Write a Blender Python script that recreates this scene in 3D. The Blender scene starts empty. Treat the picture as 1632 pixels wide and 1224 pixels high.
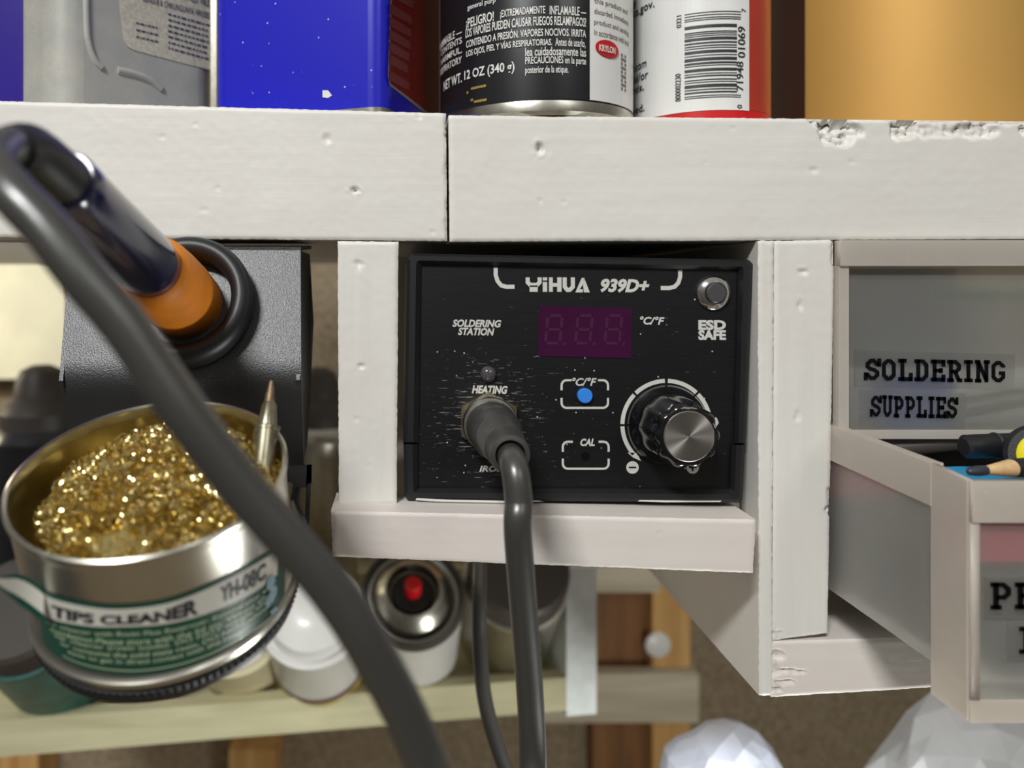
import bpy, bmesh, math, random
from mathutils import Vector, Matrix, noise
random.seed(7)
C = bpy.context.scene.collection
SC = bpy.context.scene

# ------------------------------------------------------------------ camera, world, lights, exposure
FPX = 1233.0            # focal length in pixels of the 1632 x 1224 frame
VX, VY = 640.0, 460.0   # where the shelf's depth lines meet in the photo
CZ, CD = 1.30, 0.25     # camera height, distance to the shelf front (y = 0)
cam = bpy.data.cameras.new('camera'); camo = bpy.data.objects.new('camera', cam); C.objects.link(camo)
camo.location = (0, -CD, CZ); camo.rotation_euler = (math.pi/2, 0, 0)
cam.sensor_width = 36; cam.lens = 36*FPX/1632
cam.shift_x = (816-VX)/1632; cam.shift_y = -(612-VY)/1632
cam.clip_start = 0.01
cam.dof.use_dof = True; cam.dof.focus_distance = 0.240; cam.dof.aperture_fstop = 8.6
SC.camera = camo

w = bpy.data.worlds.new('world'); SC.world = w; w.use_nodes = True
nt = w.node_tree; nt.nodes.clear()
out = nt.nodes.new('ShaderNodeOutputWorld'); bg = nt.nodes.new('ShaderNodeBackground')
tc = nt.nodes.new('ShaderNodeTexCoord'); sp = nt.nodes.new('ShaderNodeSeparateXYZ')
mr = nt.nodes.new('ShaderNodeMapRange'); cr = nt.nodes.new('ShaderNodeValToRGB')
nt.links.new(tc.outputs['Generated'], sp.inputs[0]); nt.links.new(sp.outputs['Z'], mr.inputs[0])
mr.inputs[1].default_value = -1; mr.inputs[2].default_value = 1
cr.color_ramp.elements[0].color = (0.10, 0.09, 0.08, 1); cr.color_ramp.elements[1].color = (0.75, 0.73, 0.68, 1)
e_ = cr.color_ramp.elements.new(0.5); e_.color = (0.24, 0.23, 0.21, 1)
nt.links.new(mr.outputs[0], cr.inputs[0]); nt.links.new(cr.outputs[0], bg.inputs[0])
bg.inputs[1].default_value = 0.42
nt.links.new(bg.outputs[0], out.inputs[0])

def area(name, loc, target, size, power, col, sy=None):
    l = bpy.data.lights.new(name, 'AREA'); l.size = size; l.energy = power; l.color = col
    if sy: l.shape = 'RECTANGLE'; l.size_y = sy
    o = bpy.data.objects.new(name, l); C.objects.link(o); o.location = loc
    o.rotation_euler = (Vector(target)-Vector(loc)).to_track_quat('-Z', 'Y').to_euler()
    return o
area('ceiling_lamp', (-0.48, -1.14, CZ+0.97), (0.02, 0, CZ), 0.34, 22.5, (0.985, 1.0, 0.99), 0.13)
area('room_lamp', (0.9, -1.6, CZ+1.1), (0, 0, CZ), 0.6, 4.5, (0.99, 1.0, 0.985))
lp = bpy.data.lights.new('unseen_left_light', 'POINT'); lp.energy = 0.55; lp.color = (1.0, 0.87, 0.62); lp.shadow_soft_size = 0.02  # unseen warm light added out of frame to brighten the left wall
lpo = bpy.data.objects.new('unseen_left_light', lp); C.objects.link(lpo); lpo.location = (-0.50, 0.38, CZ-0.02)
lq = bpy.data.lights.new('unseen_lower_fill', 'POINT'); lq.energy = 2.4; lq.color = (0.98, 1.0, 0.97); lq.shadow_soft_size = 0.04  # fill light added below the frame to lift the bag and lower wall
lqo = bpy.data.objects.new('unseen_lower_fill', lq); C.objects.link(lqo); lqo.location = (0.19, -0.01, CZ-0.33)

SC.view_settings.view_transform = 'Standard'; SC.view_settings.look = 'None'
SC.view_settings.gamma = 1; SC.view_settings.use_curve_mapping = False
SC.view_settings.exposure = 0.0

# ------------------------------------------------------------------ helpers
def V(px, py, d):
    return Vector(((px-VX)/FPX*d, d-CD, CZ+(VY-py)/FPX*d))
EYE = Vector((0, -CD, CZ))
def ray(px, py):
    return Vector(((px-VX)/FPX, 1.0, (VY-py)/FPX))
def srgb(r, g, b, a=1):
    f = lambda c: (c/255/12.92 if c/255 <= 0.04045 else ((c/255+0.055)/1.055)**2.4)
    return (f(r), f(g), f(b), a)

def link(name, me, mat, parent=None, smooth=False):
    o = bpy.data.objects.new(name, me); C.objects.link(o)
    for m in (mat if isinstance(mat, (list, tuple)) else [mat]): me.materials.append(m)
    if smooth:
        for p in me.polygons: p.use_smooth = True
    if parent is not None:
        o.parent = parent; o.matrix_parent_inverse = Matrix.Translation(-parent.location)
    return o
def smooth_by_angle(o, deg=35):
    me = o.data
    tot = sum(p.area for p in me.polygons)
    for p in me.polygons: p.use_smooth = p.area < 0.03*tot or len(me.polygons) < 5
    bm = bmesh.new(); bm.from_mesh(me)
    for e in bm.edges:
        if len(e.link_faces) == 2 and e.calc_face_angle(0) > math.radians(deg): e.smooth = False
    bm.to_mesh(me); bm.free()
def obj(name, bm, mat, parent=None, smooth=None, fix=True):
    if fix: bmesh.ops.recalc_face_normals(bm, faces=bm.faces[:])
    me = bpy.data.meshes.new(name); bm.to_mesh(me); bm.free()
    o = link(name, me, mat, parent)
    if smooth: smooth_by_angle(o, smooth)
    return o
def tag(o, label, cat, group=None, kind=None):
    o['label'] = label; o['category'] = cat
    if group: o['group'] = group
    if kind: o['kind'] = kind
    return o
def thing(name, label, cat, loc, group=None):
    o = bpy.data.objects.new(name, None); C.objects.link(o); o.location = loc
    o.empty_display_size = 0.01
    return tag(o, label, cat, group)

def add_box(bm, a, b):
    x0, y0, z0 = a; x1, y1, z1 = b
    v = [bm.verts.new(p) for p in ((x0,y0,z0),(x1,y0,z0),(x1,y1,z0),(x0,y1,z0),(x0,y0,z1),(x1,y0,z1),(x1,y1,z1),(x0,y1,z1))]
    for f in ((0,3,2,1),(4,5,6,7),(0,1,5,4),(1,2,6,5),(2,3,7,6),(3,0,4,7)): bm.faces.new([v[i] for i in f])
    return v
def bevel_all(bm, off, seg=2, ang=30):
    ed = [e for e in bm.edges if len(e.link_faces) == 2 and e.calc_face_angle(0) > math.radians(ang)]
    bmesh.ops.bevel(bm, geom=ed, offset=off, segments=seg, profile=0.5, affect='EDGES', clamp_overlap=True)
def add_prism(bm, pts, vec):
    """closed polygon pts extruded along vec"""
    n = len(pts); a = [bm.verts.new(p) for p in pts]; b = [bm.verts.new(Vector(p)+Vector(vec)) for p in pts]
    bm.faces.new(a); bm.faces.new(b[::-1])
    for i in range(n): bm.faces.new([a[i], b[i], b[(i+1) % n], a[(i+1) % n]])
def frame_of(axis):
    a = Vector(axis).normalized()
    e1 = a.cross(Vector((0, 1, 0)))
    if e1.length < 1e-3: e1 = Vector((1, 0, 0))
    e1.normalize(); e2 = a.cross(e1)
    return a, e1, e2
def add_lathe(bm, prof, o, axis, seg=48, scallop=None, cap=True):
    """prof: list of (radius, height along axis)"""
    a, e1, e2 = frame_of(axis); o = Vector(o); rings = []
    for k, (r, h) in enumerate(prof):
        if r < 1e-7: rings.append([bm.verts.new(o+a*h)]); continue
        ring = []
        for i in range(seg):
            t = 2*math.pi*i/seg; rr = r*(scallop(t, k) if scallop else 1)
            ring.append(bm.verts.new(o+a*h+e1*math.cos(t)*rr+e2*math.sin(t)*rr))
        rings.append(ring)
    for A, B in zip(rings, rings[1:]):
        if len(A) == 1 and len(B) == 1: continue
        for i in range(seg):
            j = (i+1) % seg
            if len(A) == 1: bm.faces.new([A[0], B[i], B[j]])
            elif len(B) == 1: bm.faces.new([A[i], A[j], B[0]])
            else: bm.faces.new([A[i], A[j], B[j], B[i]])
    if cap:
        for R in (rings[0], rings[-1]):
            if len(R) > 1: bm.faces.new(R)
def spline(pts, n=10):
    P = [Vector(p) for p in pts]; P = [P[0]*2-P[1]]+P+[P[-1]*2-P[-2]]; o = []
    for i in range(1, len(P)-2):
        p0, p1, p2, p3 = P[i-1:i+3]
        for k in range(n):
            t = k/n
            o.append(0.5*((2*p1)+(p2-p0)*t+(2*p0-5*p1+4*p2-p3)*t*t+(3*p1-p0-3*p2+p3)*t**3))
    o.append(P[-2]); return o
def add_tube(bm, pts, r, seg=16, cap=True):
    n = len(pts); rad = r if callable(r) else (lambda t: r)
    t0 = (pts[1]-pts[0]).normalized(); u = t0.orthogonal().normalized(); rings = []
    for i, p in enumerate(pts):
        t = (pts[min(i+1, n-1)]-pts[max(i-1, 0)]).normalized()
        u = (u-t*u.dot(t)).normalized(); v = t.cross(u); rr = rad(i/(n-1))
        rings.append([bm.verts.new(p+(u*math.cos(2*math.pi*k/seg)+v*math.sin(2*math.pi*k/seg))*rr) for k in range(seg)])
    for A, B in zip(rings, rings[1:]):
        for i in range(seg): bm.faces.new([A[i], A[(i+1) % seg], B[(i+1) % seg], B[i]])
    if cap: bm.faces.new(rings[0][::-1]); bm.faces.new(rings[-1])

# ------------------------------------------------------------------ materials
def new_mat(name):
    m = bpy.data.materials.new(name); m.use_nodes = True
    return m, m.node_tree, m.node_tree.nodes['Principled BSDF']
def N(nt, t, **kw):
    n = nt.nodes.new(t)
    for k, v in kw.items():
        if hasattr(n, k): setattr(n, k, v)
        else: n.inputs[k].default_value = v
    return n
def coords(nt, scale=(1, 1, 1)):
    t = N(nt, 'ShaderNodeTexCoord'); m = N(nt, 'ShaderNodeMapping'); m.inputs['Scale'].default_value = scale
    nt.links.new(t.outputs['Object'], m.inputs[0]); return m.outputs[0]
def ramp(nt, src, stops):
    r = N(nt, 'ShaderNodeValToRGB'); el = r.color_ramp.elements
    el[0].position, el[0].color = stops[0]; el[1].position, el[1].color = stops[-1]
    for p, c in stops[1:-1]: e = el.new(p); e.color = c
    nt.links.new(src, r.inputs[0]); return r.outputs[0]
def mixc(nt, fac, a, b):
    m = N(nt, 'ShaderNodeMix', data_type='RGBA')
    for s, i in ((fac, 0), (a, 6), (b, 7)):
        if hasattr(s, 'is_output'): nt.links.new(s, m.inputs[i])
        else: m.inputs[i].default_value = s
    return m.outputs[2]
def bump(nt, b, src, strength, dist):
    n = N(nt, 'ShaderNodeBump', Strength=strength, Distance=dist); nt.links.new(src, n.inputs['Height'])
    nt.links.new(n.outputs[0], b.inputs['Normal']); return n
def mat(name, col, rough=0.5, metal=0.0, spec=None, coat=0.0, var=0.0, vscale=60, bmp=0.0, bscale=800, bdist=0.0005):
    m, nt, b = new_mat(name)
    b.inputs['Base Color'].default_value = col; b.inputs['Roughness'].default_value = rough; b.inputs['Metallic'].default_value = metal
    if spec is not None: b.inputs['Specular IOR Level'].default_value = spec
    if coat: b.inputs['Coat Weight'].default_value = coat; b.inputs['Coat Roughness'].default_value = 0.1
    co = coords(nt)
    n = N(nt, 'ShaderNodeTexNoise', Scale=vscale, Detail=4.0); nt.links.new(co, n.inputs['Vector'])
    v = max(var, 0.03)
    dark = tuple(c*(1-v) for c in col[:3])+(1,); lite = tuple(min(1, c*(1+v)) for c in col[:3])+(1,)
    nt.links.new(ramp(nt, n.outputs[0], [(0.35, dark), (0.65, lite)]), b.inputs['Base Color'])
    if bmp:
        n2 = N(nt, 'ShaderNodeTexNoise', Scale=bscale, Detail=2.0); nt.links.new(co, n2.inputs['Vector'])
        bump(nt, b, n2.outputs[0], bmp, bdist)
    return m
def specks(nt, scale, lo, hi, stretch=(1, 1, 1)):
    """value that is 1 on scattered dots"""
    v = N(nt, 'ShaderNodeTexVoronoi', Scale=scale); nt.links.new(coords(nt, stretch), v.inputs['Vector'])
    r = ramp(nt, v.outputs['Distance'], [(lo, (1, 1, 1, 1)), (hi, (0, 0, 0, 1))])
    sepc = N(nt, 'ShaderNodeSeparateColor'); nt.links.new(v.outputs['Color'], sepc.inputs[0])
    g = N(nt, 'ShaderNodeMath', operation='GREATER_THAN'); nt.links.new(sepc.outputs[0], g.inputs[0]); g.inputs[1].default_value = 0.72
    mu = N(nt, 'ShaderNodeMath', operation='MULTIPLY'); nt.links.new(r, mu.inputs[0]); nt.links.new(g.outputs[0], mu.inputs[1])
    return mu.outputs[0]
def wood_paint(name, along, tint=(219, 216, 209)):
    m, nt, b = new_mat(name)
    s = (9, 120, 260) if along == 'x' else (260, 120, 9)
    co = coords(nt, s); n = N(nt, 'ShaderNodeTexNoise', Scale=1.0, Detail=5.0, Roughness=0.6); nt.links.new(co, n.inputs['Vector'])
    n2 = N(nt, 'ShaderNodeTexNoise', Scale=22.0, Detail=3.0); nt.links.new(coords(nt), n2.inputs['Vector'])
    a = srgb(*[c-2 for c in tint]); c = srgb(*[min(255, c+4) for c in tint]); pk = srgb(tint[0]+1, tint[1]-4, tint[2]-4)
    base = ramp(nt, n.outputs[0], [(0.3, a), (0.62, c)])
    nt.links.new(mixc(nt, ramp(nt, n2.outputs[0], [(0.42, (0, 0, 0, 1)), (0.72, (0.8, 0.8, 0.8, 1))]), base, pk), b.inputs['Base Color'])
    b.inputs['Roughness'].default_value = 0.48
    bump(nt, b, n.outputs[0], 0.2, 0.0004); return m
def wood(name, a, c, along='x', rough=0.7):
    m, nt, b = new_mat(name)
    s = (6, 60, 90) if along == 'x' else (90, 60, 6)
    n = N(nt, 'ShaderNodeTexNoise', Scale=1.0, Detail=6.0, Distortion=0.6); nt.links.new(coords(nt, s), n.inputs['Vector'])
    nt.links.new(ramp(nt, n.outputs[0], [(0.3, a), (0.7, c)]), b.inputs['Base Color'])
    b.inputs['Roughness'].default_value = rough; bump(nt, b, n.outputs[0], 0.3, 0.001); return m
def frosted(name, col, see=0.5, rough=0.35):
    """milky polypropylene: part of the light scatters, part passes through blurred"""
    m, nt, b = new_mat(name)
    b.inputs['Base Color'].default_value = col; b.inputs['Roughness'].default_value = rough
    b.inputs['IOR'].default_value = 1.3; b.inputs['Transmission Weight'].default_value = 1.0
    d = N(nt, 'ShaderNodeBsdfPrincipled'); d.inputs['Roughness'].default_value = 0.35
    n = N(nt, 'ShaderNodeTexNoise', Scale=90.0, Detail=4.0); nt.links.new(coords(nt), n.inputs['Vector'])
    sp_ = specks(nt, 420, 0.10, 0.2)
    base = ramp(nt, n.outputs[0], [(0.3, tuple(c*0.92 for c in col[:3])+(1,)), (0.7, col)])
    nt.links.new(mixc(nt, sp_, base, (0.95, 0.95, 0.93, 1)), d.inputs['Base Color'])
    t = N(nt, 'ShaderNodeBsdfTranslucent'); t.inputs[0].default_value = col
    tr = N(nt, 'ShaderNodeBsdfTransparent'); tr.inputs[0].default_value = (0.95, 0.95, 0.95, 1)
    m0 = N(nt, 'ShaderNodeMixShader', Fac=0.5); nt.links.new(d.outputs[0], m0.inputs[1]); nt.links.new(t.outputs[0], m0.inputs[2])
    m2 = N(nt, 'ShaderNodeMixShader', Fac=0.45); nt.links.new(b.outputs[0], m2.inputs[1]); nt.links.new(tr.outputs[0], m2.inputs[2])
    m1 = N(nt, 'ShaderNodeMixShader', Fac=see); nt.links.new(m0.outputs[0], m1.inputs[1]); nt.links.new(m2.outputs[0], m1.inputs[2])
    nt.links.new(m1.outputs[0], nt.nodes['Material Output'].inputs[0]); return m

M = {}
M['paint_x'] = wood_paint('white_paint_along', 'x'); M['paint_z'] = wood_paint('white_paint_upright', 'z')
M['paint_pink'] = wood_paint('white_paint_warm', 'x', (220, 213, 206))
M['raw_edge'] = wood('raw_sawn_edge', srgb(120, 95, 66), srgb(176, 150, 112), 'z')
M['black'] = mat('black_plastic', srgb(26, 26, 28), 0.45, bmp=0.15, bscale=2500, bdist=0.0003)
M['black_gloss'] = mat('black_glossy_plastic', srgb(14, 14, 15), 0.16, coat=0.4)
M['rubber'] = mat('black_rubber', srgb(58, 57, 54), 0.33, spec=1.0, bmp=0.05, bscale=900)
M['print'] = mat('silver_print', srgb(205, 203, 196), 0.5)
M['white_print'] = mat('white_print', srgb(222, 220, 214), 0.5)
M['dark_print'] = mat('dark_print', srgb(38, 40, 46), 0.5)
M['black_print'] = mat('black_sticker', srgb(9, 9, 10), 0.5, spec=0.15)
M['chrome'] = mat('chrome', (0.78, 0.77, 0.74, 1), 0.12, 1.0)
M['nickel'] = mat('brassy_nickel', srgb(190, 176, 140), 0.3, 1.0, var=0.12, vscale=500)
M['steel'] = mat('dull_steel', srgb(190, 186, 174), 0.3, 1.0, var=0.1, vscale=300)
M['tin'] = mat('tin_plate', srgb(206, 203, 192), 0.27, 1.0, var=0.04, vscale=150)
M['tin_in'] = mat('tinned_inside', srgb(200, 186, 140), 0.3, 1.0, var=0.15, vscale=120)
M['brass'] = mat('brass', srgb(240, 220, 152), 0.18, 1.0, var=0.1, vscale=200)
M['tip'] = mat('tarnished_tip', srgb(176, 168, 144), 0.3, 1.0, var=0.25, vscale=300)
M['tip_end'] = mat('oxidised_tip', srgb(138, 116, 92), 0.5, 0.7, var=0.25, vscale=500)
M['navy'] = mat('navy_grip', srgb(22, 24, 66), 0.2, coat=0.6)
M['orange'] = mat('orange_foam', srgb(232, 136, 26), 0.55, var=0.08, vscale=120, bmp=0.1, bscale=400)
M['green'] = mat('dark_green_print', srgb(16, 74, 58), 0.35, coat=0.3, var=0.1, vscale=200)
M['cream_print'] = mat('pale_label_print', srgb(216, 212, 200), 0.35, coat=0.3)
M['pale_green'] = mat('pale_green_print', srgb(178, 196, 160), 0.4)
M['royal'] = mat('royal_blue_enamel', srgb(36, 34, 190), 0.3, coat=0.3, var=0.02)
M['purple'] = mat('purple_blue_enamel', srgb(38, 16, 132), 0.3, coat=0.3)
M['red_label'] = mat('dark_red_label', srgb(122, 26, 26), 0.55, spec=0.2, var=0.1)
M['red_label_dim'] = mat('maroon_label_row', srgb(128, 62, 62), 0.55, spec=0.2)
M['grey_border'] = mat('grey_label_edge', srgb(150, 140, 140), 0.4)
M['can_black'] = mat('black_can_paint', srgb(27, 27, 31), 0.3, coat=0.2)
M['can_white'] = mat('white_can_paint', srgb(225, 224, 220), 0.32, coat=0.2, var=0.02)
M['red'] = mat('red_paint', srgb(196, 22, 26), 0.35, coat=0.2)
M['brick_red'] = mat('brick_red_paint', srgb(168, 48, 30), 0.35, coat=0.2)
M['dark_brown'] = mat('dark_brown_reflection', srgb(52, 26, 18), 0.3)
M['overspray'] = mat('beige_overspray', srgb(196, 176, 150), 0.7, var=0.2, vscale=900)
M['gold_drip'] = mat('dried_gold_drip', srgb(190, 160, 90), 0.4, 0.5)
M['gold_can'] = mat('tan_gold_lacquer', srgb(196, 152, 80), 0.62, 0.4, var=0.03, vscale=15)
M['label_dusty'] = mat('dusty_cream_label', srgb(190, 184, 168), 0.7, var=0.16, vscale=700)
M['cap_grey'] = mat('charcoal_cap', srgb(64, 58, 54), 0.5)
M['yellow'] = mat('yellow_plastic', srgb(238, 222, 20), 0.4)
M['sky_blue'] = mat('sky_blue_plastic', srgb(44, 160, 214), 0.35)
M['pencil_wood'] = mat('sharpened_cedar', srgb(214, 178, 130), 0.6, var=0.08, vscale=600)
M['graphite'] = mat('graphite', srgb(52, 54, 60), 0.4)
M['blue_button'] = mat('blue_button', srgb(54, 136, 232), 0.35)
M['led'] = mat('clear_led', srgb(150, 140, 145), 0.08, coat=0.5)
M['led'].node_tree.nodes['Principled BSDF'].inputs['Transmission Weight'].default_value = 0.75
M['rose'] = mat('rose_red_plastic', srgb(196, 60, 84), 0.5)
M['mint'] = mat('green_plastic', srgb(70, 200, 110), 0.5)
M['cobalt'] = mat('cobalt_plastic', srgb(60, 90, 200), 0.5)
M['slate'] = mat('slate_plastic', srgb(52, 60, 70), 0.5)
M['frost'] = frosted('frosted_polypropylene', srgb(224, 223, 216), 0.76)
M['frost_thick'] = frosted('milky_polypropylene', srgb(240, 232, 222), 0.22)
M['film'] = frosted('clear_label_film', srgb(222, 222, 218), 0.91, 0.15)
M['bag'] = frosted('clear_bag_film', srgb(236, 238, 242), 0.4, 0.15)
M['milk'] = mat('milky_bag_film', srgb(226, 234, 254), 0.3, coat=0.3)
M['pine'] = wood('pale_pine', srgb(180, 174, 138), srgb(204, 198, 162), 'x')
M['pine_end'] = mat('whitewashed_pine', srgb(236, 242, 240), 0.6, var=0.06, vscale=100)
M['cleat'] = wood('weathered_strip', srgb(178, 164, 140), srgb(206, 194, 172), 'x')
M['stud'] = wood('yellow_pine_stud', srgb(178, 130, 72), srgb(214, 170, 106), 'z')
M['stud_dark'] = wood('brown_pine_stud', srgb(110, 74, 42), srgb(146, 102, 62), 'z')
M['cream_wall'] = mat('cream_painted_panel', srgb(246, 240, 210), 0.6, var=0.05, vscale=30)

def hardboard():
    m, nt, b = new_mat('brown_hardboard')
    n = N(nt, 'ShaderNodeTexNoise', Scale=160.0, Detail=6.0); nt.links.new(coords(nt), n.inputs['Vector'])
    nt.links.new(ramp(nt, n.outputs[0], [(0.3, srgb(122, 106, 84)), (0.7, srgb(160, 144, 118))]), b.inputs['Base Color'])
    b.inputs['Roughness'].default_value = 0.8; return m
M['wall'] = hardboard()
def powder():
    m, nt, b = new_mat('black_powder_coat')
    n = N(nt, 'ShaderNodeTexNoise', Scale=2300.0, Detail=2.0); nt.links.new(coords(nt), n.inputs['Vector'])
    b.inputs['Base Color'].default_value = srgb(34, 34, 35); b.inputs['Roughness'].default_value = 0.40
    b.inputs['Specular IOR Level'].default_value = 0.85
    bump(nt, b, n.outputs[0], 0.3, 0.0005); return m
M['powder'] = powder()
def speckled(name, base, dot, scale, rough=0.3, metal=0.0):
    m, nt, b = new_mat(name)
    nt.links.new(mixc(nt, specks(nt, scale, 0.05, 0.12), base, dot), b.inputs['Base Color'])
    b.inputs['Roughness'].default_value = rough; b.inputs['Metallic'].default_value = metal; b.inputs['Coat Weight'].default_value = 0.2
    return m
M['royal_spatter'] = speckled('royal_blue_enamel_with_paint_specks', srgb(28, 28, 182), srgb(200, 205, 225), 330, 0.3)
def dusty_can():
    m, nt, b = new_mat('dusty_grey_can')
    n = N(nt, 'ShaderNodeTexNoise', Scale=34.0, Detail=6.0, Roughness=0.7); nt.links.new(coords(nt), n.inputs['Vector'])
    base = ramp(nt, n.outputs[0], [(0.35, srgb(156, 157, 154)), (0.7, srgb(182, 178, 166))])
    sp_ = specks(nt, 900, 0.16, 0.3)
    n3 = N(nt, 'ShaderNodeTexNoise', Scale=28.0, Detail=3.0); nt.links.new(coords(nt), n3.inputs['Vector'])
    g = N(nt, 'ShaderNodeMath', operation='MULTIPLY'); nt.links.new(sp_, g.inputs[0])
    nt.links.new(ramp(nt, n3.outputs[0], [(0.45, (0, 0, 0, 1)), (0.6, (1, 1, 1, 1))]), g.inputs[1])
    nt.links.new(mixc(nt, g.outputs[0], base, srgb(150, 122, 84)), b.inputs['Base Color'])
    b.inputs['Roughness'].default_value = 0.42; return m
M['dusty_can'] = dusty_can()
def brushed_panel(cx, cz):
    m, nt, b = new_mat('brushed_black_panel')
    n = N(nt, 'ShaderNodeTexNoise', Scale=1.0, Detail=3.0); nt.links.new(coords(nt, (90, 90, 4200)), n.inputs['Vector'])
    n2 = N(nt, 'ShaderNodeTexNoise', Scale=1.0, Detail=2.0); nt.links.new(coords(nt, (260, 90, 3600)), n2.inputs['Vector'])
    # scuffs worn by plugging the connector in and out
    t = N(nt, 'ShaderNodeTexCoord'); d = N(nt, 'ShaderNodeVectorMath', operation='DISTANCE')
    nt.links.new(t.outputs['Object'], d.inputs[0]); d.inputs[1].default_value = (cx, 0.0045, cz)
    near = N(nt, 'ShaderNodeMapRange'); nt.links.new(d.outputs['Value'], near.inputs[0])
    near.inputs[1].default_value = 0.007; near.inputs[2].default_value = 0.032; near.inputs[3].default_value = 0.625; near.inputs[4].default_value = 0.77
    gt = N(nt, 'ShaderNodeMath', operation='GREATER_THAN'); nt.links.new(n2.outputs[0], gt.inputs[0]); nt.links.new(near.outputs[0], gt.inputs[1])
    base = ramp(nt, n.outputs[0], [(0.3, srgb(5, 5, 7)), (0.7, srgb(17, 17, 20))])
    c1 = mixc(nt, gt.outputs[0], base, srgb(120, 120, 118))
    c2 = mixc(nt, specks(nt, 330, 0.05, 0.10), c1, srgb(205, 205, 205))
    nt.links.new(c2, b.inputs['Base Color']); b.inputs['Roughness'].default_value = 0.42
    bump(nt, b, n.outputs[0], 0.08, 0.0002); return m
def radial_metal():
    m, nt, b = new_mat('turned_aluminium')
    b.inputs['Base Color'].default_value = srgb(196, 190, 184); b.inputs['Metallic'].default_value = 1; b.inputs['Roughness'].default_value = 0.34
    b.inputs['Anisotropic'].default_value = 0.85
    t = N(nt, 'ShaderNodeTangent'); t.direction_type = 'RADIAL'; t.axis = 'Y'; nt.links.new(t.outputs[0], b.inputs['Tangent']); return m
M['turned'] = radial_metal()
M['display'] = mat('dark_magenta_filter', srgb(58, 8, 50), 0.14, coat=0.4, var=0.1, vscale=90)
M['segment'] = mat('unlit_segments', srgb(68, 16, 56), 0.4)

# ------------------------------------------------------------------ writing
_tc = {}
def text_mesh(s, bold=0.0, shear=0.0):
    k = (s, bold, shear)
    if k in _tc: return _tc[k]
    cu = bpy.data.curves.new('t', 'FONT'); cu.body = s; cu.size = 1; cu.offset = bold; cu.shear = shear; cu.resolution_u = 3
    o = bpy.data.objects.new('t', cu); C.objects.link(o)
    bpy.context.view_layer.update()
    me = o.to_mesh(); vs = [(v.co.x, v.co.y) for v in me.vertices]; fs = [tuple(p.vertices) for p in me.polygons]
    o.to_mesh_clear(); bpy.data.objects.remove(o); bpy.data.curves.remove(cu)
    x0 = min(v[0] for v in vs); x1 = max(v[0] for v in vs); y0 = min(v[1] for v in vs); y1 = max(v[1] for v in vs)
    _tc[k] = ([((x-x0)/(x1-x0), (y-y0)/(y1-y0)) for x, y in vs], fs)
    return _tc[k]
def put_text(bm, s, uv, surf, bold=0.01, shear=0.0):
    """uv(u, v) -> pixel position on the printed face; surf(px, py) -> point of that face"""
    vs, fs = text_mesh(s, bold, shear)
    vv = [bm.verts.new(surf(*uv(u, v))) for u, v in vs]
    for f in fs:
        try: bm.faces.new([vv[i] for i in f])
        except ValueError: pass
def rect(x0, y0, x1, y1, rise=0.0):
    return lambda u, v: (x0+(x1-x0)*u, y1+(y0-y1)*v+rise*u)
def rect_up(x0, y0, x1, y1):      # reads from bottom to top
    return lambda u, v: (x1+(x0-x1)*v, y1+(y0-y1)*u)
def plane_y(d):
    return lambda px, py: V(px, py, d)
def plane_at(p0, n):
    def f(px, py):
        r = ray(px, py); return EYE+r*((Vector(p0)-EYE).dot(n)/r.dot(n))
    return f
def cyl_at(o, axis, R):
    a = Vector(axis).normalized(); o = Vector(o)
    def f(px, py):
        r = ray(px, py); w_ = EYE-o; rp = r-a*r.dot(a); wp = w_-a*w_.dot(a)
        A, B, D = rp.dot(rp), 2*rp.dot(wp), wp.dot(wp)-R*R
        disc = B*B-4*A*D
        t = (-B-math.sqrt(disc))/(2*A) if disc > 0 else -B/(2*A)
        return EYE+r*t
    return f
def stroke(bm, pts, wd, surf, closed=False):
    """a line of constant width in the plane of a printed face"""
    P = [Vector(p) for p in pts]; n = len(P); L, R = [], []
    for i in range(n):
        a = P[i-1] if (i > 0 or closed) else None; b = P[(i+1) % n] if (i < n-1 or closed) else None
        d1 = (P[i]-a).normalized() if a is not None else (b-P[i]).normalized()
        d2 = (b-P[i]).normalized() if b is not None else d1
        n1 = Vector((-d1.y, d1.x)); n2 = Vector((-d2.y, d2.x)); m = (n1+n2)
        m = m.normalized() if m.length > 1e-4 else n1
        k = wd/2/max(0.35, m.dot(n1)); L.append(P[i]+m*k); R.append(P[i]-m*k)
    vl = [bm.verts.new(surf(*p)) for p in L]; vr = [bm.verts.new(surf(*p)) for p in R]
    for i in range(n if closed else n-1):
        j = (i+1) % n; bm.faces.new([vl[i], vl[j], vr[j], vr[i]])
def poly(bm, pts, surf):
    bm.faces.new([bm.verts.new(surf(*p)) for p in pts])
def arc(cx, cy, r, a0, a1, n=24, ry=None):
    return [(cx+r*math.cos(math.radians(a0+(a1-a0)*i/n)), cy-(ry or r)*math.sin(math.radians(a0+(a1-a0)*i/n))) for i in range(n+1)]
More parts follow.
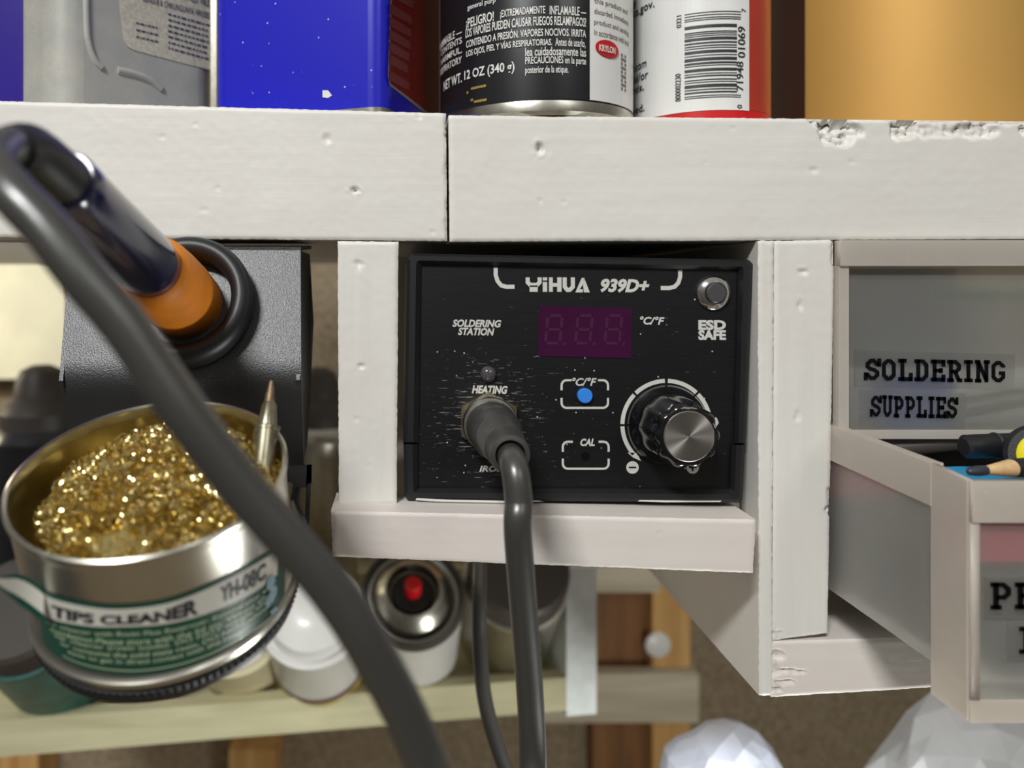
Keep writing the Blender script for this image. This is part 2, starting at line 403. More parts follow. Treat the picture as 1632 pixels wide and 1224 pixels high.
# block letters with slab feet, on a 6 x 10 grid, stroke about 2
_l, _r, _b, _t, _m, _c = 1.0, 5.2, 1.0, 9.0, 5.0, 1.5
SLAB = {
 'O': ([], [[(_l+_c,_b),(_r-_c,_b),(_r,_b+_c),(_r,_t-_c),(_r-_c,_t),(_l+_c,_t),(_l,_t-_c),(_l,_b+_c)]]),
 'S': ([[(_r,6.6),(_r,_t-_c),(_r-_c,_t),(_l+_c,_t),(_l,_t-_c),(_l,6.2),(_l+1.3,5.2),(_r-1.3,4.8),(_r,3.8),(_r,_b+_c),(_r-_c,_b),(_l+_c,_b),(_l,_b+_c),(_l,3.4)], [(6,6.4),(6,10)], [(0.2,0),(0.2,3.6)]], []),
 'L': ([[(1.9,0),(1.9,10)], [(0,9.2),(3.8,9.2)], [(0,0.9),(6.2,0.9)], [(5.5,0),(5.5,3.8)]], []),
 'D': ([[(0,9.1),(_r-_c,9.1),(_r,_t-_c),(_r,_b+_c),(_r-_c,0.9),(0,0.9)], [(1.7,0),(1.7,10)]], []),
 'E': ([[(1.7,0),(1.7,10)], [(0,9.1),(6,9.1)], [(0,0.9),(6,0.9)], [(1.7,5),(4.6,5)], [(5.5,6.8),(5.5,10)], [(5.5,0),(5.5,3.2)], [(4.4,3.9),(4.4,6.1)]], []),
 'R': ([[(1.7,0),(1.7,10)], [(0,9.1),(_r-_c,9.1),(_r,_t-_c),(_r,6.0),(_r-1.2,4.7),(1.7,4.7)], [(3.4,4.7),(5.2,0.6)], [(0,0.7),(3,0.7)], [(4.3,0.7),(6.6,0.7)]], []),
 'I': ([[(2.2,0),(2.2,10)], [(0.3,9.2),(4.1,9.2)], [(0.3,0.8),(4.1,0.8)]], []),
 'N': ([[(1.5,0),(1.5,10)], [(5.0,0),(5.0,10)], [(1.5,9.4),(5.0,0.8)], [(0,9.3),(2.4,9.3)], [(3.9,9.3),(6.5,9.3)], [(0,0.7),(2.9,0.7)]], []),
 'G': ([[(_r,6.9),(_r,_t-_c),(_r-_c,_t),(_l+_c,_t),(_l,_t-_c),(_l,_b+_c),(_l+_c,_b),(_r-_c,_b),(_r,_b+_c),(_r,4.3),(3.3,4.3)]], []),
 'U': ([[(1.5,10),(1.5,_b+_c),(1.5+1.2,_b),(4.9-1.2,_b),(4.9,_b+_c),(4.9,10)], [(0,9.3),(2.8,9.3)], [(3.7,9.3),(6.4,9.3)]], []),
 'P': ([[(1.7,0),(1.7,10)], [(0,9.1),(_r-_c,9.1),(_r,_t-_c),(_r,5.7),(_r-1.2,4.4),(1.7,4.4)], [(0,0.7),(3.4,0.7)]], []),
}
def slab_word(bm, s, x0, y0, x1, y1, surf, rise=0.0, wd=1.75):
    adv = {'I': 4.9}; tot = sum(adv.get(c, 7.0) for c in s)-0.7; sx = (x1-x0)/tot; sy = (y1-y0)/10; x = 0
    for c in s:
        op, cl = SLAB[c]
        f = lambda gx, gy, x=x: surf(x0+(x+gx)*sx, y1-gy*sy+rise*(x+gx)/tot)
        for p in op: stroke(bm, p, wd, f)
        for p in cl: stroke(bm, p, wd, f, True)
        x += adv.get(c, 7.0)

# ------------------------------------------------------------------ white painted shelf front (boards nailed together)
def board(name, quad, d, th, m, parent, pits=(), chips=(), step=0.0007, rough=0.00012, seed=0.0, edge=0.0009):
    """quad: tl, tr, br, bl of the front face; a real board th thick with dents, chips and worn edges"""
    tl, tr, br, bl = [Vector(q) for q in quad]
    wpx = max((tr-tl).length, (br-bl).length)*d/FPX; hpx = max((bl-tl).length, (br-tr).length)*d/FPX
    nx = max(4, int(wpx/step)); nz = max(4, int(hpx/step)); bm = bmesh.new(); G = []
    for j in range(nz+1):
        row = []
        for i in range(nx+1):
            u, v = i/nx, j/nz; q = (tl*(1-u)+tr*u)*(1-v)+(bl*(1-u)+br*u)*v
            p = V(q.x, q.y, d); ed = min(u*wpx, (1-u)*wpx, v*hpx, (1-v)*hpx)
            nn = noise.noise(Vector((p.x*90+seed, p.z*90, seed)))+0.5*noise.noise(Vector((p.x*400+seed, p.z*400, 3)))
            y = rough*nn
            if ed < edge: y += edge*0.55*(1-ed/edge)**2+rough*2*abs(nn)*(1-ed/edge)
            for (cx, cy, rx, ry, dep) in pits:
                s = ((q.x-cx)/rx)**2+((q.y-cy)/ry)**2
                if s < 9: s *= 1+.8*noise.noise(Vector((q.x*.17+cx, q.y*.17, 4)))
                if s < 6: y += dep*math.exp(-s*1.6)-dep*0.18*math.exp(-(s-1.6)**2*2)
            dz = 0
            for (cx, cy, rx, ry, dep) in chips:
                s = math.sqrt(((q.x-cx)/rx)**2+((q.y-cy)/ry)**2)+0.35*noise.noise(Vector((q.x*.06, q.y*.06, seed+5)))
                if s < 1:
                    k = min(1, (1-s)*4); rg = noise.noise(Vector((q.x*.13, q.y*.16, 9)))+0.6*noise.noise(Vector((q.x*.3, q.y*.35, 2)))
                    y += dep*k*(0.75+0.55*rg)
                    if v*hpx < 0.0004: dz -= dep*0.5*k
            if v == 0 or v == 1: dz += rough*1.5*noise.noise(Vector((p.x*700, seed, v*7)))
            dx = rough*1.5*noise.noise(Vector((p.z*700, seed, u*9))) if u in (0, 1) else 0
            row.append(bm.verts.new((p.x+dx, p.y+y, p.z+dz)))
        G.append(row)
    for j in range(nz):
        for i in range(nx): bm.faces.new([G[j][i], G[j+1][i], G[j+1][i+1], G[j][i+1]])
    K = [(0, i) for i in range(nx+1)]+[(j, nx) for j in range(1, nz+1)]+[(nz, i) for i in range(nx-1, -1, -1)]+[(j, 0) for j in range(nz-1, 0, -1)]
    I = []
    for j, i in K:
        u, v = i/nx, j/nz; q = (tl*(1-u)+tr*u)*(1-v)+(bl*(1-u)+br*u)*v; I.append(V(q.x, q.y, d))
    ring = [G[0][i] for i in range(nx+1)]+[G[j][nx] for j in range(1, nz+1)]+[G[nz][i] for i in range(nx-1, -1, -1)]+[G[j][0] for j in range(nz-1, 0, -1)]
    f = [bm.verts.new(x.co) for x in ring]; c_ = [bm.verts.new((I[k].x, d-CD+edge*1.3, I[k].z)) for k in range(len(ring))]; b = [bm.verts.new((q_.x, d-CD+th, q_.z)) for q_ in I]; n = len(ring)
    for i in range(n):
        j = (i+1) % n; bm.faces.new([f[i], c_[i], c_[j], f[j]]); bm.faces.new([c_[i], b[i], b[j], c_[j]])
    bm.faces.new(b)
    o = obj(name, bm, m, parent, fix=True)
    for p in o.data.polygons: p.use_smooth = len(p.vertices) == 4 and p.area < step*step*3
    return o

shelf = thing('shelf_unit', 'white painted wooden shelf front holding cans above and soldering station below', 'shelf', V(640, 460, 0.25))
board('front_board', [(-90, 158), (711, 180), (713, 384), (-90, 377)], 0.25, 0.018, M['paint_x'], shelf,
      pits=[(521, 221, 7, 8, .0007), (566, 303, 7, 4, .0024), (311, 198, 5, 3, .0004), (259, 218, 6, 3, .0003), (347, 300, 5, 3, .0003), (690, 370, 4, 4, .0005), (325, 335, 9, 3, .0003), (668, 186, 5, 4, .0005), (637, 189, 3, 2, .0005)],
      chips=[(714, 205, 6, 26, .0016), (716, 350, 7, 40, .0012), (712, 270, 4, 26, .001)], seed=1.3)
board('front_board', [(715, 183), (2200, 198), (2200, 378), (717, 385)], 0.25, 0.018, M['paint_x'], shelf,
      pits=[(860, 237, 6, 9, .0026), (862, 240, 14, 14, .0003), (861, 320, 3, 3, .0006), (900, 323, 5, 2, .0004), (1297, 271, 8, 5, .0005), (1168, 205, 4, 3, .0004), (1097, 229, 3, 3, .0004), (1123, 259, 3, 3, .0004), (1357, 258, 5, 3, .0003), (1577, 343, 3, 2, .0004), (955, 187, 4, 3, .0005)],
      chips=[(1338, 205, 34, 30, .0034), (1330, 196, 40, 12, .002), (1442, 206, 26, 17, .003), (1555, 208, 40, 14, .0026), (1480, 203, 70, 18, .0014), (1600, 192, 60, 7, .002), (1400, 188, 100, 4, .0012), (1632, 208, 8, 8, .002)], seed=4.1)
board('stile', [(538, 384), (635, 385), (632, 803), (540, 806)], 0.25, 0.0175, M['paint_z'], shelf,
      pits=[(571, 420, 7, 5, .0009), (575, 584, 6, 4, .0012), (568, 668, 4, 3, .0005), (588, 743, 3, 3, .0005), (571, 425, 3, 8, .0005)], seed=7.7)
board('stile', [(1235, 384), (1331, 382), (1320, 1010), (1232, 1022)], 0.25, 0.0175, M['paint_z'], shelf,
      pits=[(1280, 434, 8, 5, .0012), (1276, 487, 4, 9, .0008), (1272, 661, 3, 9, .0009), (1270, 668, 6, 4, .0005)],
      chips=[(1331, 400, 8, 26, .0013), (1322, 790, 5, 14, .0012), (1322, 815, 6, 9, .0014), (1240, 1012, 8, 8, .001)], seed=9.2)
board('divider_panel', [(1209, 384), (1234, 384), (1231, 1110), (1211, 1110)], 0.2495, 0.16, M['paint_z'], shelf, seed=3.3, rough=.00022, edge=.0007)
board('bottom_rail', [(527, 815), (1206, 829), (1201, 914), (530, 888)], 0.24, 0.022, M['paint_pink'], shelf,
      pits=[(1050, 850, 3, 4, .0004), (683, 813, 3, 3, .0004)], chips=[(528, 835, 5, 30, .001)], seed=2.2)
board('lower_rail', [(1231, 1023), (2200, 996), (2200, 1055), (1230, 1112)], 0.25, 0.019, M['paint_pink'], shelf,
      chips=[(1240, 1045, 12, 9, .0014), (1262, 1071, 28, 4, .0014), (1250, 1088, 20, 4, .0012), (1238, 1100, 12, 6, .0012), (1236, 1068, 8, 14, .001)], seed=6.2)
SHELF_Z = CZ+0.0560
bm = bmesh.new(); add_box(bm, (-0.30, 0.0182, CZ+0.0160), (0.32, 0.26, SHELF_Z)); obj('shelf_board', bm, M['paint_x'], shelf)
bm = bmesh.new(); add_box(bm, (-0.0215, 0.0121, CZ-0.0787), (0.1145, 0.17, CZ-0.0707)); obj('floor_board', bm, M['paint_pink'], shelf)
bm = bmesh.new(); add_box(bm, (0.1202, 0.0191, CZ-0.124), (0.32, 0.16, CZ-0.1145)); obj('floor_board', bm, M['paint_pink'], shelf)
bm = bmesh.new(); add_box(bm, (-0.0215, 0.155, CZ-0.0787), (0.1145, 0.161, CZ+0.0159)); obj('cubby_light_block', bm, M['paint_x'], shelf)  # panel added to stop light and keep the gap above the station dark
# ------------------------------------------------------------------ soldering station
st = thing('soldering_station', 'black soldering station with dark red display in the middle cubby', 'soldering station', V(920, 800, 0.256))
FD = 0.2525      # bezel face distance
PD = 0.2550      # panel face distance
def shell(name, outer, inner, d0, d1, dp):
    """half of the bezel: open polyline outside and inside at the front, walls running back"""
    bm = bmesh.new(); n = len(outer)
    bev = []
    fo = [bm.verts.new(V(*p, d0+0.0010)) for p in outer]
    # lip slightly inset from the outer edge, then the lip face, then the wall down to the panel
    li = [bm.verts.new(V(p[0]+(q[0]-p[0])*.22, p[1]+(q[1]-p[1])*.22, d0)) for p, q in zip(outer, inner)]
    l2 = [bm.verts.new(V(p[0]+(q[0]-p[0])*.62, p[1]+(q[1]-p[1])*.62, d0)) for p, q in zip(outer, inner)]
    fi = [bm.verts.new(V(p[0]+(q[0]-p[0])*.97, p[1]+(q[1]-p[1])*.97, d0+.0018)) for p, q in zip(outer, inner)]
    pi = [bm.verts.new(V(*q, dp)) for q in inner]
    bo = []
    for p in outer:
        c = V(*p, d0); bo.append(bm.verts.new((c.x, d1-CD, c.z)))
    for A, B in ((bo, fo), (fo, li), (li, l2), (l2, fi), (fi, pi)):
        for i in range(n-1): bm.faces.new([A[i], A[i+1], B[i+1], B[i]])
    return obj(name, bm, M['black'], st, smooth=25)
shell('top_shell', [(644, 705), (649, 412), (656, 404), (1193, 414), (1200, 421), (1188, 706)],
      [(668, 705), (672, 424), (673, 422), (1176, 431), (1176, 432), (1170, 706)], FD, 0.40, PD+.0003)
shell('bottom_shell', [(1187, 709), (1183, 796), (1178, 801), (650, 797), (645, 791), (643, 708)],
      [(1166, 709), (1163, 778), (1162, 779), (668, 778), (667, 777), (666, 708)], FD-.0004, 0.40, PD+.0003)
bm = bmesh.new(); add_prism(bm, [V(660, 415, PD), V(1185, 422, PD), V(1175, 790, PD), V(657, 788, PD)], (0, 0.0015, 0))
cc = V(778, 672, PD)
obj('front_panel', bm, brushed_panel(cc.x, cc.z), st)
# rear closing plate of the case
bm = bmesh.new(); add_prism(bm, [V(655, 415, .2525), V(1190, 420, .2525), V(1178, 792, .2525), V(652, 790, .2525)], (0, 0.002, 0))
for v in bm.verts: v.co.y += 0.1465
obj('rear_panel', bm, M['black'], st)
S = plane_y(PD-0.00012)
bm = bmesh.new()
for pts in ([(790, 426), (790, 438), (793, 448), (799, 455), (807, 457), (820, 457)], [(1084, 430), (1084, 441), (1081, 451), (1075, 457), (1067, 459), (1053, 459)]):
    stroke(bm, pts, 6.5, S)
# logo: broad squared letters
x, y = 838, 442
stroke(bm, [(841, 442), (841, 450), (845, 454), (856, 454), (860, 450), (860, 442)], 6.5, S); poly(bm, [(844, 455), (857, 455), (857, 465), (844, 465)], S)
poly(bm, [(865, 442), (872, 442), (872, 447), (865, 447)], S); poly(bm, [(865, 449.5), (872, 449.5), (872, 465), (865, 465)], S)
poly(bm, [(875, 442), (881, 442), (881, 465), (875, 465)], S); poly(bm, [(888, 442), (895, 442), (895, 465), (888, 465)], S); poly(bm, [(881, 451), (888, 451), (888, 457), (881, 457)], S)
stroke(bm, [(900, 442), (900, 457), (904, 462), (908, 462), (913, 457), (913, 442)], 6.5, S)
poly(bm, [(917, 466), (927, 443), (932, 443), (929, 453), (924, 461), (929, 461), (929, 466)], S); poly(bm, [(931, 443), (940, 466), (931, 466), (929, 455)], S)
put_text(bm, '939D+', rect(957, 444, 1035, 466, 1), S, 0.045, 0.25)
put_text(bm, 'SOLDERING', rect(721, 509, 799, 521, 1), S, 0.035, 0.25)
put_text(bm, 'STATION', rect(730, 522, 788, 534, 1), S, 0.035, 0.25)
put_text(bm, '°C/°F', rect(1020, 504, 1059, 517, 1), S, 0.03, 0.25)
put_text(bm, 'HEATING', rect(752, 614, 809, 627, 1), S, 0.04, 0.25)
put_text(bm, '°C/°F', rect(912, 602, 951, 615), S, 0.025, 0.25)
put_text(bm, 'CAL', rect(925, 699, 948, 711), S, 0.04, 0.25)
put_text(bm, 'ESD', rect(1113, 510, 1157, 526), S, 0.05); put_text(bm, 'SAFE', rect(1113, 526, 1157, 542), S, 0.05)
for (x0, y0, x1, y1) in ((895, 606, 969, 650), (897, 704, 970, 747)):
    g = 8
    stroke(bm, [(x0, y0+16)]+[(x0, y0+g)]+arc(x0+g, y0+g, g, 180, 90, 5)[1:]+[(x0+16, y0)], 3.4, S)
    stroke(bm, [(x1-16, y0)]+arc(x1-g, y0+g, g, 90, 0, 5)+[(x1, y0+16)], 3.4, S)
    stroke(bm, [(x0, y1-16)]+arc(x0+g, y1-g, g, 180, 270, 5)+arc(x1-g, y1-g, g, 270, 360, 5)+[(x1, y1-16)], 3.4, S)
for a0, a1 in ((222, 182), (179, 137), (134, 92), (88, 47), (44, 8), (5, -34)):
    stroke(bm, arc(1062, 677, 70, a0, a1, 12), 6.5, S)
poly(bm, [(1000, 721), (1014, 722), (1022, 735), (1009, 729)], S)
for cx in (1008, 1104):
    ring = arc(cx, 745, 10, 0, 360, 24)[:-1]; poly(bm, ring, S)
put_text(bm, 'IRON', rect(764, 742, 806, 752), S, 0.03, 0.25)
obj('lettering', bm, M['print'], st)
bm = bmesh.new(); S2 = plane_y(PD-0.0002)
stroke(bm, [(1002, 745), (1014, 745)], 2.6, S2); stroke(bm, [(1098, 745), (1110, 745)], 2.6, S2); stroke(bm, [(1104, 739), (1104, 751)], 2.6, S2)
stroke(bm, arc(933, 727, 3.5, 0, 360, 16)[:-1], 6.5, S2, True)
obj('control_symbols', bm, M['black_print'], st)
bm = bmesh.new(); S4 = plane_y(FD-.0006)
poly(bm, [(664, 794), (720, 796.5), (800, 798), (858, 797.5), (866, 799.5), (800, 801), (700, 799.5), (662, 797)], S4); obj('paint_smear', bm, M['white_print'], st)['label'] = 'white paint smear along the left of the bottom edge'
bm = bmesh.new(); poly(bm, [(1020, 797), (1100, 798), (1150, 798), (1148, 800), (1060, 800.5), (1016, 799)], S4)
obj('paint_smear', bm, M['white_print'], st)['label'] = 'white paint smear along the right of the bottom edge'
# display window
bm = bmesh.new(); add_prism(bm, [V(858, 487, PD-.0003), V(1008, 491, PD-.0003), V(1006, 571, PD-.0003), V(858, 567, PD-.0003)], (0, .0004, 0))
dis = obj('display_window', bm, M['display'], st)
bm = bmesh.new(); S3 = plane_y(PD-0.0004)
for cx in (882, 930, 977):
    k = lambda x, y: (cx+x+(526-y)*.10, y)
    for a, b in (((-8, 503), (10, 503)), ((-8, 525), (10, 525)), ((-9, 547), (9, 547)), ((-11, 506), (-11, 522)), ((12, 506), (12, 522)), ((-11, 528), (-11, 544)), ((12, 528), (12, 544))):
        stroke(bm, [k(*a), k(*b)], 4.6, S3)
    poly(bm, arc(cx+17, 548, 2.6, 0, 360, 10)[:-1], S3)
dg = obj('digit_segments', bm, M['segment'], dis)
def px_lathe(name, cx, cy, prof, m, parent, seg=48, smooth=30, scallop=None, d=None, cap=True):
    """turned part whose axis comes straight out of the panel; prof in (mm radius, mm height)"""
    bm = bmesh.new(); add_lathe(bm, [(r/1000, h/1000) for r, h in prof], V(cx, cy, d or PD), (0, -1, 0), seg, scallop, cap)
    return obj(name, bm, m, parent, smooth=smooth)
pb = px_lathe('power_button', 1137, 467, [(5.6, 0), (5.6, .9), (5.2, 1.4), (3.7, 2.0), (3.5, 1.9), (3.4, 1.2), (0, 1.2)], M['chrome'], st)
px_lathe('button_cap', 1137, 467, [(3.2, .6), (3.2, 2.6), (2.9, 2.9), (0, 2.9)], mat('grey_metal_button', srgb(96, 95, 96), .4, .6), pb)
px_lathe('heating_indicator', 778, 596, [(2.6, 0), (2.6, .8), (2.3, 1.7), (1.5, 2.3), (.6, 2.55), (0, 2.6)], M['led'], st, 24, 60)
px_lathe('unit_button', 931, 630, [(2.45, 0), (2.45, 1.5), (2.2, 1.8), (0, 1.8)], M['blue_button'], st, 32)
# round control knob: skirt, fluted grip and turned cap
kn = px_lathe('temperature_knob', 1062, 677, [(13.2, .4), (13.2, 1.6), (12.4, 3.4), (11.4, 5.0), (0, 5.0)], M['black_gloss'], st, 64)
def flute(t, k):
    return 1+0.040*math.cos(10*t)*(.35 if k < 2 else 1 if k < 4 else .7)
px_lathe('grip', 1062, 677, [(11.0, 4.2), (10.6, 7), (10.1, 16.5), (9.8, 18.4), (9.1, 19.5), (8.3, 19.9), (0, 19.9)], M['black_gloss'], kn, 120, 30, flute)
px_lathe('cap_disc', 1062, 677, [(7.75, 19.5), (7.75, 20.1), (7.5, 20.35), (0, 20.35)], M['turned'], kn, 96, 30)
bm = bmesh.new(); kc = V(1062, 677, PD); kd = Vector((.92, 0, .38))
a_ = kc+Vector((0, -.0189, 0))+kd*.0084; b_ = kc+Vector((0, -.0152, 0))+kd*.0112
up = kd.cross(Vector((0, 1, 0)))*.0008
add_prism(bm, [a_-up, a_+up, b_+up, b_-up], Vector((0, -.0011, 0)))
obj('pointer_mark', bm, M['white_print'], kn)
# socket: hexagon nut and threaded collar
bm = bmesh.new(); hc = V(778, 670, PD)
hexa = [(hc.x+.0104*math.sin(math.radians(60*i)), hc.y, hc.z+.0096*math.cos(math.radians(60*i))) for i in range(6)]
add_prism(bm, hexa, (0, -.0026, 0)); bevel_all(bm, .0006, 2)
sk = obj('socket_nut', bm, M['nickel'], st, smooth=30)
px_lathe('socket_collar', 778, 671, [(8.9, 2.4), (8.9, 7.5), (8.6, 8.2), (7.7, 8.4), (0, 8.4)], M['steel'], sk, 40)

# ------------------------------------------------------------------ soldering iron: handle in the holder, cord, plug in the station
Q = V(299, 486, .243); E = V(100, 286, .150)
iron = thing('soldering_iron', 'soldering iron with navy and orange handle resting in black holder ring', 'soldering iron', Q)
ax = (E-Q).normalized(); Ln = (E-Q).length
bm = bmesh.new(); add_lathe(bm, [(0, -.012), (.0098, -.012), (.0108, -.006), (.0113, .002), (.0113, .014), (.0108, .026), (.0101, .035), (.0094, .0385), (.0084, .0395), (0, .0395)], Q, ax, 48)
obj('orange_collar', bm, M['orange'], iron, smooth=40)['label'] = 'orange collar'
bm = bmesh.new(); add_lathe(bm, [(0, .036), (.0078, .036), (.0083, .0395), (.0082, .050), (.0076, .064), (.0070, .078), (.0066, Ln-.006), (.0064, Ln-.001), (.0058, Ln), (0, Ln)], Q, ax, 48)
obj('handle', bm, M['navy'], iron, smooth=40)
plug_o = V(778, 671, PD)
px = [V(88, 274, .146), V(48, 240, .138), V(8, 236, .130), V(-12, 262, .123), V(18, 306, .118), V(71, 362, .1165), V(130, 438, .116), V(194, 513, .1165), V(243, 583, .117), V(293, 655, .1175), V(348, 727, .1185), V(402, 795, .1195), V(460, 860, .1205), V(518, 927, .1215), V(568, 998, .1225), V(610, 1070, .124), V(648, 1143, .1255), V(679, 1217, .127), V(708, 1290, .130), V(748, 1350, .14), V(800, 1400, .16), V(842, 1345, .19), V(849, 1224, .207), V(843, 1080, .205), V(833, 930, .199), V(824, 830, .194), V(814, 772, .196), V(804, 738, .205)]
endp = Vector((plug_o.x, plug_o.y-.052, plug_o.z))
px[-1] = endp+Vector((0, .006, 0)); px[-2] = endp+Vector((0.0004, -.0045, -.0022)); px[-3] = endp+Vector((.0011, -.0072, -.0105))
px[-4] = V(826, 860, .195)
bm = bmesh.new(); add_tube(bm, spline(px, 10), .00360, 18)
obj('cord', bm, M['rubber'], iron, smooth=60)
bm = bmesh.new(); d_ = (px[2]-px[1]).normalized()
add_tube(bm, spline([E-ax*.004, E+ax*.003, px[1], px[2]*.7+px[1]*.3], 8), lambda t: .0056-.0014*t, 24)
obj('strain_relief', bm, M['black'], iron, smooth=50)
prof = [(0, 5.0), (7.6, 5.0), (7.8, 5.6), (7.8, 9), (8.1, 10), (8.1, 13), (7.7, 14), (7.8, 20), (7.9, 23), (7.2, 26), (6.7, 28)]
for i in range(6): prof += [(6.6-.12*i, 28.6+2.4*i), (6.1-.12*i, 29.3+2.4*i), (6.1-.12*i, 30.1+2.4*i), (6.5-.12*i, 30.7+2.4*i)]
prof += [(5.7, 44), (5.5, 50), (5.2, 52), (4.0, 52.3), (3.9, 49), (0, 49)]
px_lathe('plug', 778, 671, prof, M['rubber'], iron, 40, 40)

# ------------------------------------------------------------------ iron holder with its tin
hold = thing('iron_holder', 'black powder-coated iron holder with angled plate and ring, left of station', 'soldering iron holder', V(290, 400, .25))
TL, TR = V(112, 398, .2475), V(479, 399, .2475)
BL, BR = V(94, 607, .2325), V(480, 606, .2325)
LL, LR = V(118, 760, .243), V(484, 742, .243)
bm = bmesh.new()
def bend(T_, B_, L_):
    p, q = B_.lerp(T_, .16), B_.lerp(L_, .2); return [T_, B_.lerp(T_, .17)]+[p*(1-t)**2+B_*2*t*(1-t)+q*t*t for t in [k/8 for k in range(9)]]+[B_.lerp(L_, .21), L_]
P3 = list(zip(bend(TL, BL, LL), bend(TR, BR, LR))); NP = len(P3)
nrm = Vector((0, .0014, .0004))
va = [[bm.verts.new(p) for p in r] for r in P3]; vb = [[bm.verts.new(p+nrm) for p in r] for r in P3]
for i in range(NP-1):
    bm.faces.new([va[i][0], va[i+1][0], va[i+1][1], va[i][1]]); bm.faces.new([vb[i][0], vb[i][1], vb[i+1][1], vb[i+1][0]])
for k in (0, 1):
    for i in range(NP-1): bm.faces.new([va[i][k], vb[i][k], vb[i+1][k], va[i+1][k]])
bm.faces.new([va[0][0], va[0][1], vb[0][1], vb[0][0]]); bm.faces.new([va[-1][0], va[-1][1], vb[-1][1], vb[-1][0]])
obj('plate', bm, M['powder'], hold, smooth=50)
for s, A in ((-1, (TL, BL, LL)), (1, (TR, BR, LR))):
    bm = bmesh.new(); off = .028
    pts = [A[0], A[1], A[2], A[2]+Vector((0, .012, .004)), A[1]+Vector((0, off, -.004)), A[1]+Vector((0, off+.008, .016)), A[0]+Vector((0, off, 0))]
    if s > 0: pts = [p+Vector((-.0004, .0006, 0)) for p in pts]
    add_prism(bm, pts, (-s*.0012, 0, 0)); obj('side_flange', bm, M['powder'], hold)
bm = bmesh.new(); z0 = TL.z
add_prism(bm, [TL+Vector((0, .001, 0)), TR+Vector((0, .001, 0)), TR+Vector((0, .03, .002)), TL+Vector((0, .03, .002))], (0, 0, .0012)); obj('top_flange', bm, M['powder'], hold)
pn = (BL-TL).cross(TR-TL); pn = pn if pn.y < 0 else -pn; pn.normalize()
bm = bmesh.new(); n1 = 20
prof = [(.0202, -.001), (.0205, .002)]+[(.0173+.0032*math.cos(math.radians(a)), .0055+.0040*math.sin(math.radians(a))) for a in range(0, 181, 15)]+[(.0142, .002), (.0138, -.004), (.0138, -.010), (.0205, -.010)]
rc = V(302, 487, .2405)
add_lathe(bm, prof+[prof[0]], rc, pn, 72, cap=False); obj('ring', bm, M['black'], hold, smooth=40)
bm = bmesh.new(); add_lathe(bm, [(.0139, -.0095), (.0128, -.0095), (.0128, -.03), (0, -.03)], rc, pn, 48, cap=False); obj('ring_sleeve', bm, M['black'], hold, smooth=40)

TC = Vector((-.05841, .18-CD, CZ-.04169)); TA = Vector((-.02041, -.36395, .93119)).normalized(); TR_, TH = .0316, .0337
a, e1, e2 = frame_of(TA)
if e2.y > 0: e2 = -e2; e1 = -e1      # e2 faces the viewer, e1 to one side
TB = TC-TA*TH
# carrying platform below the tin with a toothed rim, arm back to the plate
bm = bmesh.new()
add_lathe(bm, [(0, -.0012), (.0306, -.0006), (.0316, -.0010), (.0318, -.0022), (.0312, -.0030), (.0310, -.0044), (.0300, -.0050), (0, -.0050)], TB, TA, 240,
          lambda t, k: 1+(0.006*math.cos(120*t) if k in (2, 3) else 0))
obj('tin_platform', bm, M['black'], hold, smooth=25)
bm = bmesh.new()
a0 = V(430, 760, .224); a1 = V(478, 742, .2440)
add_prism(bm, [V(458, 742, .236), V(497, 742, .236), V(497, 770, .236), V(489, 771, .236), V(489, 777, .236), V(468, 777, .236), V(466, 770, .236), V(458, 768, .236)], (0, .0014, 0))
add_prism(bm, [V(489, 742, .236), V(497, 742, .236), V(493, 836, .236), V(485, 840, .236)], (0, .0014, 0))
bevel_all(bm, .0003, 1); obj('bracket', bm, M['powder'], hold)
bm = bmesh.new(); pb0 = TB-TA*.006
pb1 = V(478, 772, .238)
add_tube(bm, [pb0+Vector((.012, .018, .004)), pb0+Vector((.03, .03, .006)), V(470, 800, .242), V(476, 765, .243)], .0016, 8); obj('support_arm', bm, M['powder'], hold, smooth=50)

tin = thing('tip_cleaner_tin', 'open round tin with green tips cleaner label under the iron holder', 'tin', TB)
bm = bmesh.new()
ro = TR_
add_lathe(bm, [(0, 0), (ro*.985, 0), (ro*1.012, .0006), (ro*1.012, .0020), (ro*.985, .0027), (ro*.975, .0034), (ro*.978, .030), (ro*.99, TH-.0022), (ro, TH-.0013), (ro, TH-.0004), (ro*.985, TH), (ro*.965, TH-.0004), (ro*.958, TH-.0014), (ro*.955, TH-.003)], TB, TA, 96)
for f in [f for f in bm.faces if len(f.verts) > 50]: bm.faces.remove(f)
obj('tin_body', bm, M['tin'], tin, smooth=40)
bm = bmesh.new()
add_lathe(bm, [(ro*.954, TH-.0028), (ro*.952, .002), (0, .002)], TB, TA, 96, cap=False)
obj('tin_lining', bm, M['tin_in'], tin, smooth=40)
def interp(P, x):
    for (x0, y0), (x1, y1) in zip(P, P[1:]):
        if x <= x1: return y0+(y1-y0)*(x-x0)/(x1-x0)
    (x0, y0), (x1, y1) = P[-2:]; return y0+(y1-y0)*(x-x0)/(x1-x0)
def cur(pts):
    sp_ = spline([(p[0], p[1], 0) for p in pts], 8); P = [(q.x, q.y) for q in sp_]
    return lambda x: interp(P, x)
top = cur([(40, 928), (60, 934), (83, 947), (133, 959), (187, 964), (250, 958), (300, 944), (367, 914), (427, 880), (455, 862)])
wt = lambda x: top(x)+7
wb = cur([(40, 955), (60, 972), (83, 987), (140, 998), (200, 999), (267, 994), (333, 977), (400, 947), (443, 915), (458, 902)])
bot = cur([(60, 1010), (83, 1040), (133, 1066), (200, 1077), (267, 1071), (333, 1051), (400, 1014), (445, 977), (460, 962)])
